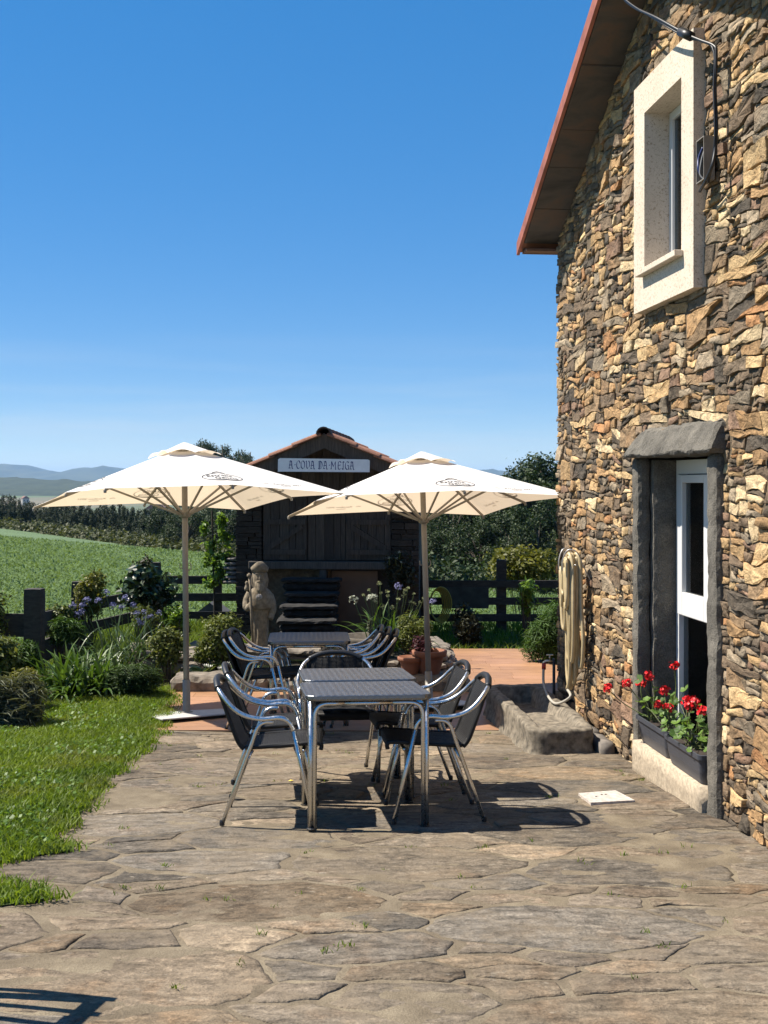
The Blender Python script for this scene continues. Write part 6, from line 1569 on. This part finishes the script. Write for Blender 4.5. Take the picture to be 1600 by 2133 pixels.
shrub('daylily', 'pale green arching plant at the foot of the sleeper fence', 95, 190, 1275, 1345, 12.3, m_feather, 1500, 0.10, 42, nb=8, aspect=0.12, up=0.9, shell=0.2, tw=8, cat='plant')
shrub('hydrangea', 'leafy green bush in front of the camellia', 330, 400, 1255, 1310, 13.2, m_bright, 800, 0.06, 43, nb=8, tw=10)
shrub('ivy', 'leafy ivy smothering the sleeper fence between its two posts', 84, 158, 1248, 1335, 12.9, m_varieg, 1500, 0.05, 44, nb=10, tw=10, depth=0.5)
shrub('fern', 'pale fern clump at the foot of the nearest fence post', 20, 95, 1330, 1400, 11.5, m_feather, 1400, 0.08, 45, nb=8, aspect=0.15, up=0.8, tw=8, cat='plant')
# right of the pond
t = strap_clump('agapanthus', 'agapanthus with white and pale green flower heads on tall stalks', 0.02, 12.95, 0.22, 120, 0.50, 0.024, 15, m_strap, spread=2.4)
for k, (px, py, r_, m_) in enumerate(((737, 1250, 0.052, 0), (772, 1247, 0.05, 0), (779, 1244, 0.045, 0), (792, 1217, 0.038, 2), (757, 1240, 0.024, 2), (769, 1229, 0.022, 2), (784, 1253, 0.03, 2), (797, 1264, 0.034, 2), (807, 1234, 0.032, 2), (809, 1243, 0.032, 2), (794, 1236, 0.022, 2), (830, 1222, 0.045, 1), (830, 1248, 0.03, 2), (817, 1266, 0.034, 2), (842, 1240, 0.034, 2), (844, 1230, 0.03, 2), (850, 1225, 0.024, 2), (855, 1254, 0.024, 2), (863, 1257, 0.03, 2), (875, 1255, 0.024, 2), (862, 1237, 0.02, 2), (902, 1254, 0.04, 1), (883, 1247, 0.026, 2))):
    p = Vector(at(px, py, 12.9)) - Vector(t.location); umbel(t, (p.x * 0.5 + .01 * (k % 3), p.y * .3, 0.05), p, r_, (m_petal_w, m_petal_b, m_petal_bud)[m_], 120 + k, 26 if m_ < 2 else 20, m_ == 2)
shrub('spurge', 'lime green feathery perennial beside the right parasol pole', 818, 902, 1278, 1372, 12.3, m_varieg, 3000, 0.05, 16, aspect=0.22, up=0.8, tw=16, base=0.15, cat='plant')
shrub('purple_plant', 'dark purple-leaved plant spilling over the terracotta pots', 848, 908, 1325, 1376, 11.75, m_purple, 900, 0.045, 17, base=0.2, tw=8, cat='plant')
o = shrub('grey_plant', 'small silvery spike plant behind the stacked chairs', 764, 778, 1282, 1325, 12.5, m_lav, 160, 0.035, 18, base=0.3, tw=4, cat='plant', nb=4)
shrub('dark_bush', 'rounded dark brownish bush in front of the back right fence', 928, 1014, 1248, 1352, 14.7, m_darkb, 3200, 0.055, 19, nb=12, tw=12)
shrub('laurel', 'young bright-leaved laurel in front of the back right fence', 1068, 1132, 1203, 1290, 15.0, m_bright, 420, 0.085, 20, shell=0.25, tw=14, aspect=0.4)
shrub('feathery_conifer', 'feathery green conifer spreading onto the terrace by the house corner', 1082, 1215, 1245, 1405, 13.3, m_feather, 12000, 0.075, 21, nb=16, aspect=0.14, up=0.9, shell=0.35, tw=14, base=0.0)
shrub('spiraea', 'wide olive yellow shrub beyond the back right fence', 995, 1190, 1138, 1225, 20.0, m_yellowg, 5200, 0.085, 22, nb=18, tw=26, base=-1.1, up=0.5)
t = shrub('rose_bush', 'dark climbing rose with white blooms on the right pier of the granary', 795, 872, 1135, 1235, 14.95, m_darkb, 1900, 0.055, 23, nb=12, tw=16, base=0.1, depth=0.35)
for k, (px, py) in enumerate(((832, 1150), (826, 1163), (835, 1172), (812, 1162))): p = Vector(at(px, py, 14.75)) - Vector(t.location); umbel(t, (p.x, p.y + .1, p.z - .1), p, 0.022, m_petal_w, 220 + k, 12, True)
# shaded grass strip behind the terrace and tufts
n = 9000; gx = rng.uniform(0.4, 4.5, n); gy = rng.uniform(14.28, 17.2, n)
v, f, t_ = blades(n, gx, gy, gzv(gy) - 0.07, 0.05, 0.16, 0.012, 0.9, rng)
o = link_mesh('rough_grass', np_mesh('rough_grass', v, f, t_, mat=m_grass)); tag(o, 'rough grass behind the terrace and under the back fence', 'grass', kind='stuff')
n = 14000; gx = rng.uniform(-4.6, -1.6, n); gy = rng.uniform(12.2, 17.2, n)
v, f, t_ = blades(n, gx, gy, gzv(gy) - 0.07, 0.05, 0.20, 0.012, 0.9, rng)
o = link_mesh('rough_grass', np_mesh('rough_grass', v, f, t_, mat=m_grass)); tag(o, 'rough grass in the back left of the garden', 'grass', kind='stuff')
# weeds in the paving joints
px_, py_ = [], []
for _ in range(70):
    cx, cy = rng.uniform(-1.9, 1.7), rng.uniform(4.0, 9.4)
    if cx > 2.5 - .101 * cy: continue
    k = rng.integers(3, 16); px_ += list(cx + rng.normal(0, 0.018, k)); py_ += list(cy + rng.normal(0, 0.012, k))
px_, py_ = np.array(px_), np.array(py_)
v, f, t_ = blades(len(px_), px_, py_, gzv(py_) + 0.002, 0.008, 0.026, 0.005, 1.2, rng)
o = link_mesh('joint_weeds', np_mesh('joint_weeds', v, f, t_, mat=m_grass)); tag(o, 'tiny weeds growing in the paving joints', 'weeds', kind='stuff')
# ------------------------------------------------------------------ trees beyond the field
m_bark = simple('tree_bark', (0.075, 0.058, 0.042), 0.95, var=0.35, vscale=6, bmp=0.4)
m_oak = leaf_mat('oak_leaves', (0.010, 0.022, 0.005), (0.042, 0.070, 0.015), 0.22, 0.6)
m_pine = leaf_mat('plantation_leaves', (0.012, 0.025, 0.008), (0.040, 0.058, 0.020), 0.12, 0.65)
m_euc = leaf_mat('eucalyptus_leaves', (0.016, 0.034, 0.014), (0.055, 0.078, 0.034), 0.2, 0.5)
m_bramble = leaf_mat('bramble_leaves', (0.030, 0.042, 0.012), (0.10, 0.11, 0.035), 0.25, 0.6)
def tree_proto(kind, seed):
    """returns (trunk mesh, crown mesh) of a tree about 10 m high, built at the origin"""
    rr = random.Random(seed); r = np.random.default_rng(seed); tr = MB(); blobs = []
    if kind == 'oak':
        H = 9.0; tr.tube([(0, 0, -0.5), (0.1, 0, 2.0), (-0.1, 0.1, 4.5), (0, 0, 7)], [0.35, 0.28, 0.18, 0.06], 7)
        for i in range(22):
            a = rr.uniform(0, 6.28); q = rr.uniform(0.3, 1) ** 0.6; z = rr.uniform(1.6, 8.6); rad = 3.3 * math.sin(min(1, max(0.12, (z - 0.4) / 9.4)) * PI) ** 0.55; s = rr.uniform(0.8, 1.5)
            c_ = (math.cos(a) * q * rad, math.sin(a) * q * rad, z); blobs.append((*c_, s, s, s * 0.75)); tr.tube([(0, 0, min(6, z * .6)), (c_[0] * .5, c_[1] * .5, z * .85), c_], [0.12, 0.07, 0.03], 5)
        cr = leaf_cloud(7500, blobs, 0.235, r, 0.6, 0.4, 0.45); m = m_oak
    elif kind == 'pine':
        tr.tube([(0, 0, -0.5), (0.05, 0, 4), (0, 0.05, 9.4)], [0.18, 0.13, 0.03], 6)
        for i in range(20):
            z = 1.2 + 8.6 * (i + rr.random()) / 20; rad = 1.7 * (1 - ((z - 1) / 9.6) ** 1.7) + 0.12; a = rr.uniform(0, 6.28); s = rad * rr.uniform(0.5, 0.8) + 0.12
            c_ = (math.cos(a) * rad * .55, math.sin(a) * rad * .55, z); blobs.append((*c_, s, s, s * 0.8 + .15)); tr.tube([(0, 0, z - .3), c_], [0.04, 0.015], 4)
        cr = leaf_cloud(6000, blobs, 0.26, r, 0.6, 0.5, 0.3); m = m_pine
    else:
        tr.tube([(0, 0, -0.5), (0.25, 0, 5), (-0.1, 0.1, 10), (0.2, 0, 14.4)], [0.28, 0.22, 0.14, 0.04], 7)
        for i in range(15):
            z = 4.6 + 10.0 * (i + rr.random()) / 15; a = rr.uniform(0, 6.28); q = rr.uniform(0.5, 2.0) * (1 - 0.35 * (z - 4) / 11); s = rr.uniform(0.55, 1.05)
            c_ = (math.cos(a) * q, math.sin(a) * q, z); blobs.append((*c_, s, s, s * 0.85)); tr.tube([(0.1, 0, z - 1.6), (c_[0] * .5, c_[1] * .5, z - .6), c_], [0.08, 0.05, 0.02], 5)
        cr = leaf_cloud(4200, blobs, 0.27, r, 0.35, 0.1, 0.25, droop=0.7); m = m_euc
    return tr.mesh('trunk', m_bark, True), np_mesh('crown', *cr, mat=m)
protos = {k: [tree_proto(k, s) for s in seeds] for k, seeds in (('oak', (1, 2, 3)), ('pine', (4, 5, 6)), ('euc', (7, 8)))}
rt = random.Random(17)
NAMES = {'oak': 'oak_tree', 'pine': 'plantation_tree', 'euc': 'eucalyptus_tree'}
def tree(kind, x, y, zb, sc, label, group):
    tm, cm = rt.choice(protos[kind]); t = thing(NAMES[kind], label, 'tree', (x, y, zb), rt.uniform(0, 6.28), group)
    sx = sc * rt.uniform(0.85, 1.15); t.scale = (sx, sx, sc)
    link_mesh('trunk', tm, t); link_mesh('crown', cm, t)
def top_tree(kind, px, py, y, zb, label, group, Hn):
    x, _, zt = at(px, py, y); tree(kind, x, y, zb, (zt - zb) / Hn, label, group)
# plantation along the left field edge, two rows
for row, (dy, dpy, st) in enumerate(((0, 8, 11), (7, 2, 12), (16, -4, 14))):
    px = -70 + 6 * row
    while px < 500:
        u = px / 430.0; y = 112 - 34 * max(-.1, min(1.1, u)) + dy + rt.uniform(-2, 2); py = 1041 + 24 * max(0, min(1, u)) + dpy + rt.uniform(-7, 9)
        x = (px - 800) / FPX * y; zb = fz(x, y - dy) - 1.0 - 0.15 * dy
        top_tree('pine', px, py, y, zb, 'slender dark tree in the plantation along the far edge of the left field', 'plantation trees beyond the left field', 9.7)
        px += st * rt.uniform(0.75, 1.3)
for k, (px, py, y) in enumerate(((408, 914, 124), (428, 910, 130), (448, 917, 126), (466, 920, 133), (489, 938, 128), (518, 932, 135), (505, 948, 121))):
    top_tree('euc', px, py, y, -9.5, 'tall eucalyptus showing above the left parasol beside the granary roof', 'eucalyptus trees above the left parasol', 14.9)
for k, (px, py, y) in enumerate(((345, 1050, 84), (392, 1062, 76), (420, 1050, 80), (452, 1048, 78), (478, 1060, 74))):
    top_tree('oak', px, py, y, fz((px - 800) / FPX * y, y) - 1.2, 'dark broadleaf tree at the field edge behind the left parasol pole', 'broadleaf trees behind the left parasol pole', 9.4)
for k, (px, py, y) in enumerate(((560, 990, 70), (640, 975, 74), (740, 985, 70), (800, 975, 72), (865, 992, 66), (905, 985, 71), (945, 992, 64), (985, 975, 68), (1020, 962, 70), (1055, 972, 63), (1085, 966, 66), (1120, 948, 60), (1150, 932, 62), (1190, 925, 58), (890, 1060, 56), (940, 1065, 55), (1000, 1050, 55), (1060, 1040, 54), (1120, 1035, 52), (1175, 1010, 53), (1245, 930, 60), (1310, 935, 62))):
    x = (px - 800) / FPX * y; top_tree('oak', px, py + (26 if px < 1100 else 14), y, fz(x, y) - 0.8, 'dark leafy oak in the wood between the granary and the house', 'oaks in the wood behind the granary', 9.4)
# bramble verge along the field edge
r = np.random.default_rng(30); bl = []
for k in range(90):
    u = k / 89.0; px = -60 + 560 * u; y = 108 - 36 * u; x = (px - 800) / FPX * y; s = r.uniform(0.5, 1.0); bl.append((x + r.normal() * .5, y - 4 + r.normal(), fz(x, y - 4) + 0.15, s * 1.5, s * 1.4, s * 0.8))
v, f, t_ = leaf_cloud(9000, bl, 0.28, r, 0.6, 0.6, 0.5)
o = link_mesh('bramble_verge', np_mesh('bramble_verge', v, f, t_, mat=m_bramble)); tag(o, 'brown-green bramble verge between the left field and the plantation', 'brambles', kind='stuff')
# undergrowth below the right wood
bl = []
for k in range(60):
    px = 540 + 780 * k / 59.0; y = 50 + r.uniform(-2, 3); x = (px - 800) / FPX * y; s = r.uniform(0.7, 1.3); bl.append((x, y, fz(x, y) + 0.4, s * 1.4, s, s))
v, f, t_ = leaf_cloud(8000, bl, 0.24, r, 0.6, 0.5, 0.45)
o = link_mesh('undergrowth', np_mesh('undergrowth', v, f, t_, mat=m_oak)); tag(o, 'dark undergrowth along the foot of the wood', 'undergrowth', kind='stuff')
# farm houses far off in the valley
m_fw = simple('farm_wall', (0.42, 0.40, 0.37), 0.9); m_fr = simple('farm_roof', (0.22, 0.12, 0.09), 0.9); m_win = simple('farm_window', (0.03, 0.03, 0.035), 0.3)
for k, (px, py, y, wd) in enumerate(((328, 1066, 420, 7), (118, 1045, 900, 9), (52, 1041, 1050, 6))):
    x, _, z = at(px, py, y); t = thing('farmhouse', ('small pale farmhouse in the valley under the left parasol', 'pale barn on the valley fields left of the left parasol', 'tiny farm building at the far left of the valley')[k], 'farmhouse', (x, y, z - 2), 0.3 * k)
    MB().box(-wd / 2, wd / 2, -3, 3, -3, 3.2).build('wall', m_fw, t); MB().prism([(-wd / 2 - .4, 3.2), (wd / 2 + .4, 3.2), (wd / 2 * .2, 5.4), (-wd / 2 * .2, 5.4)], lambda p, q, tt: (p, tt, q), -3.4, 3.4).build('roof', m_fr, t)
    for q in (-0.25, 0.25): MB().box(wd * q - .6, wd * q + .6, -3.05, -2.98, 0.6, 2.0).build('window', m_win, t)

# ------------------------------------------------------------------ air
hz = MB().box(-8200, 8200, -120, 9300, -60, 100).build('haze', None); hz['kind'] = 'stuff'; tag(hz, 'thin bluish summer haze over the valley', 'haze')
m_haze = bpy.data.materials.new('haze_air'); m_haze.use_nodes = True; nt = m_haze.node_tree; nt.nodes.clear()
pv = nt.nodes.new('ShaderNodeVolumePrincipled'); pv.inputs['Color'].default_value = (0.36, 0.62, 1.0, 1); pv.inputs['Density'].default_value = 0.000095; pv.inputs['Anisotropy'].default_value = 0.1
oo = nt.nodes.new('ShaderNodeOutputMaterial'); nt.links.new(pv.outputs[0], oo.inputs['Volume']); hz.data.materials.clear(); hz.data.materials.append(m_haze)
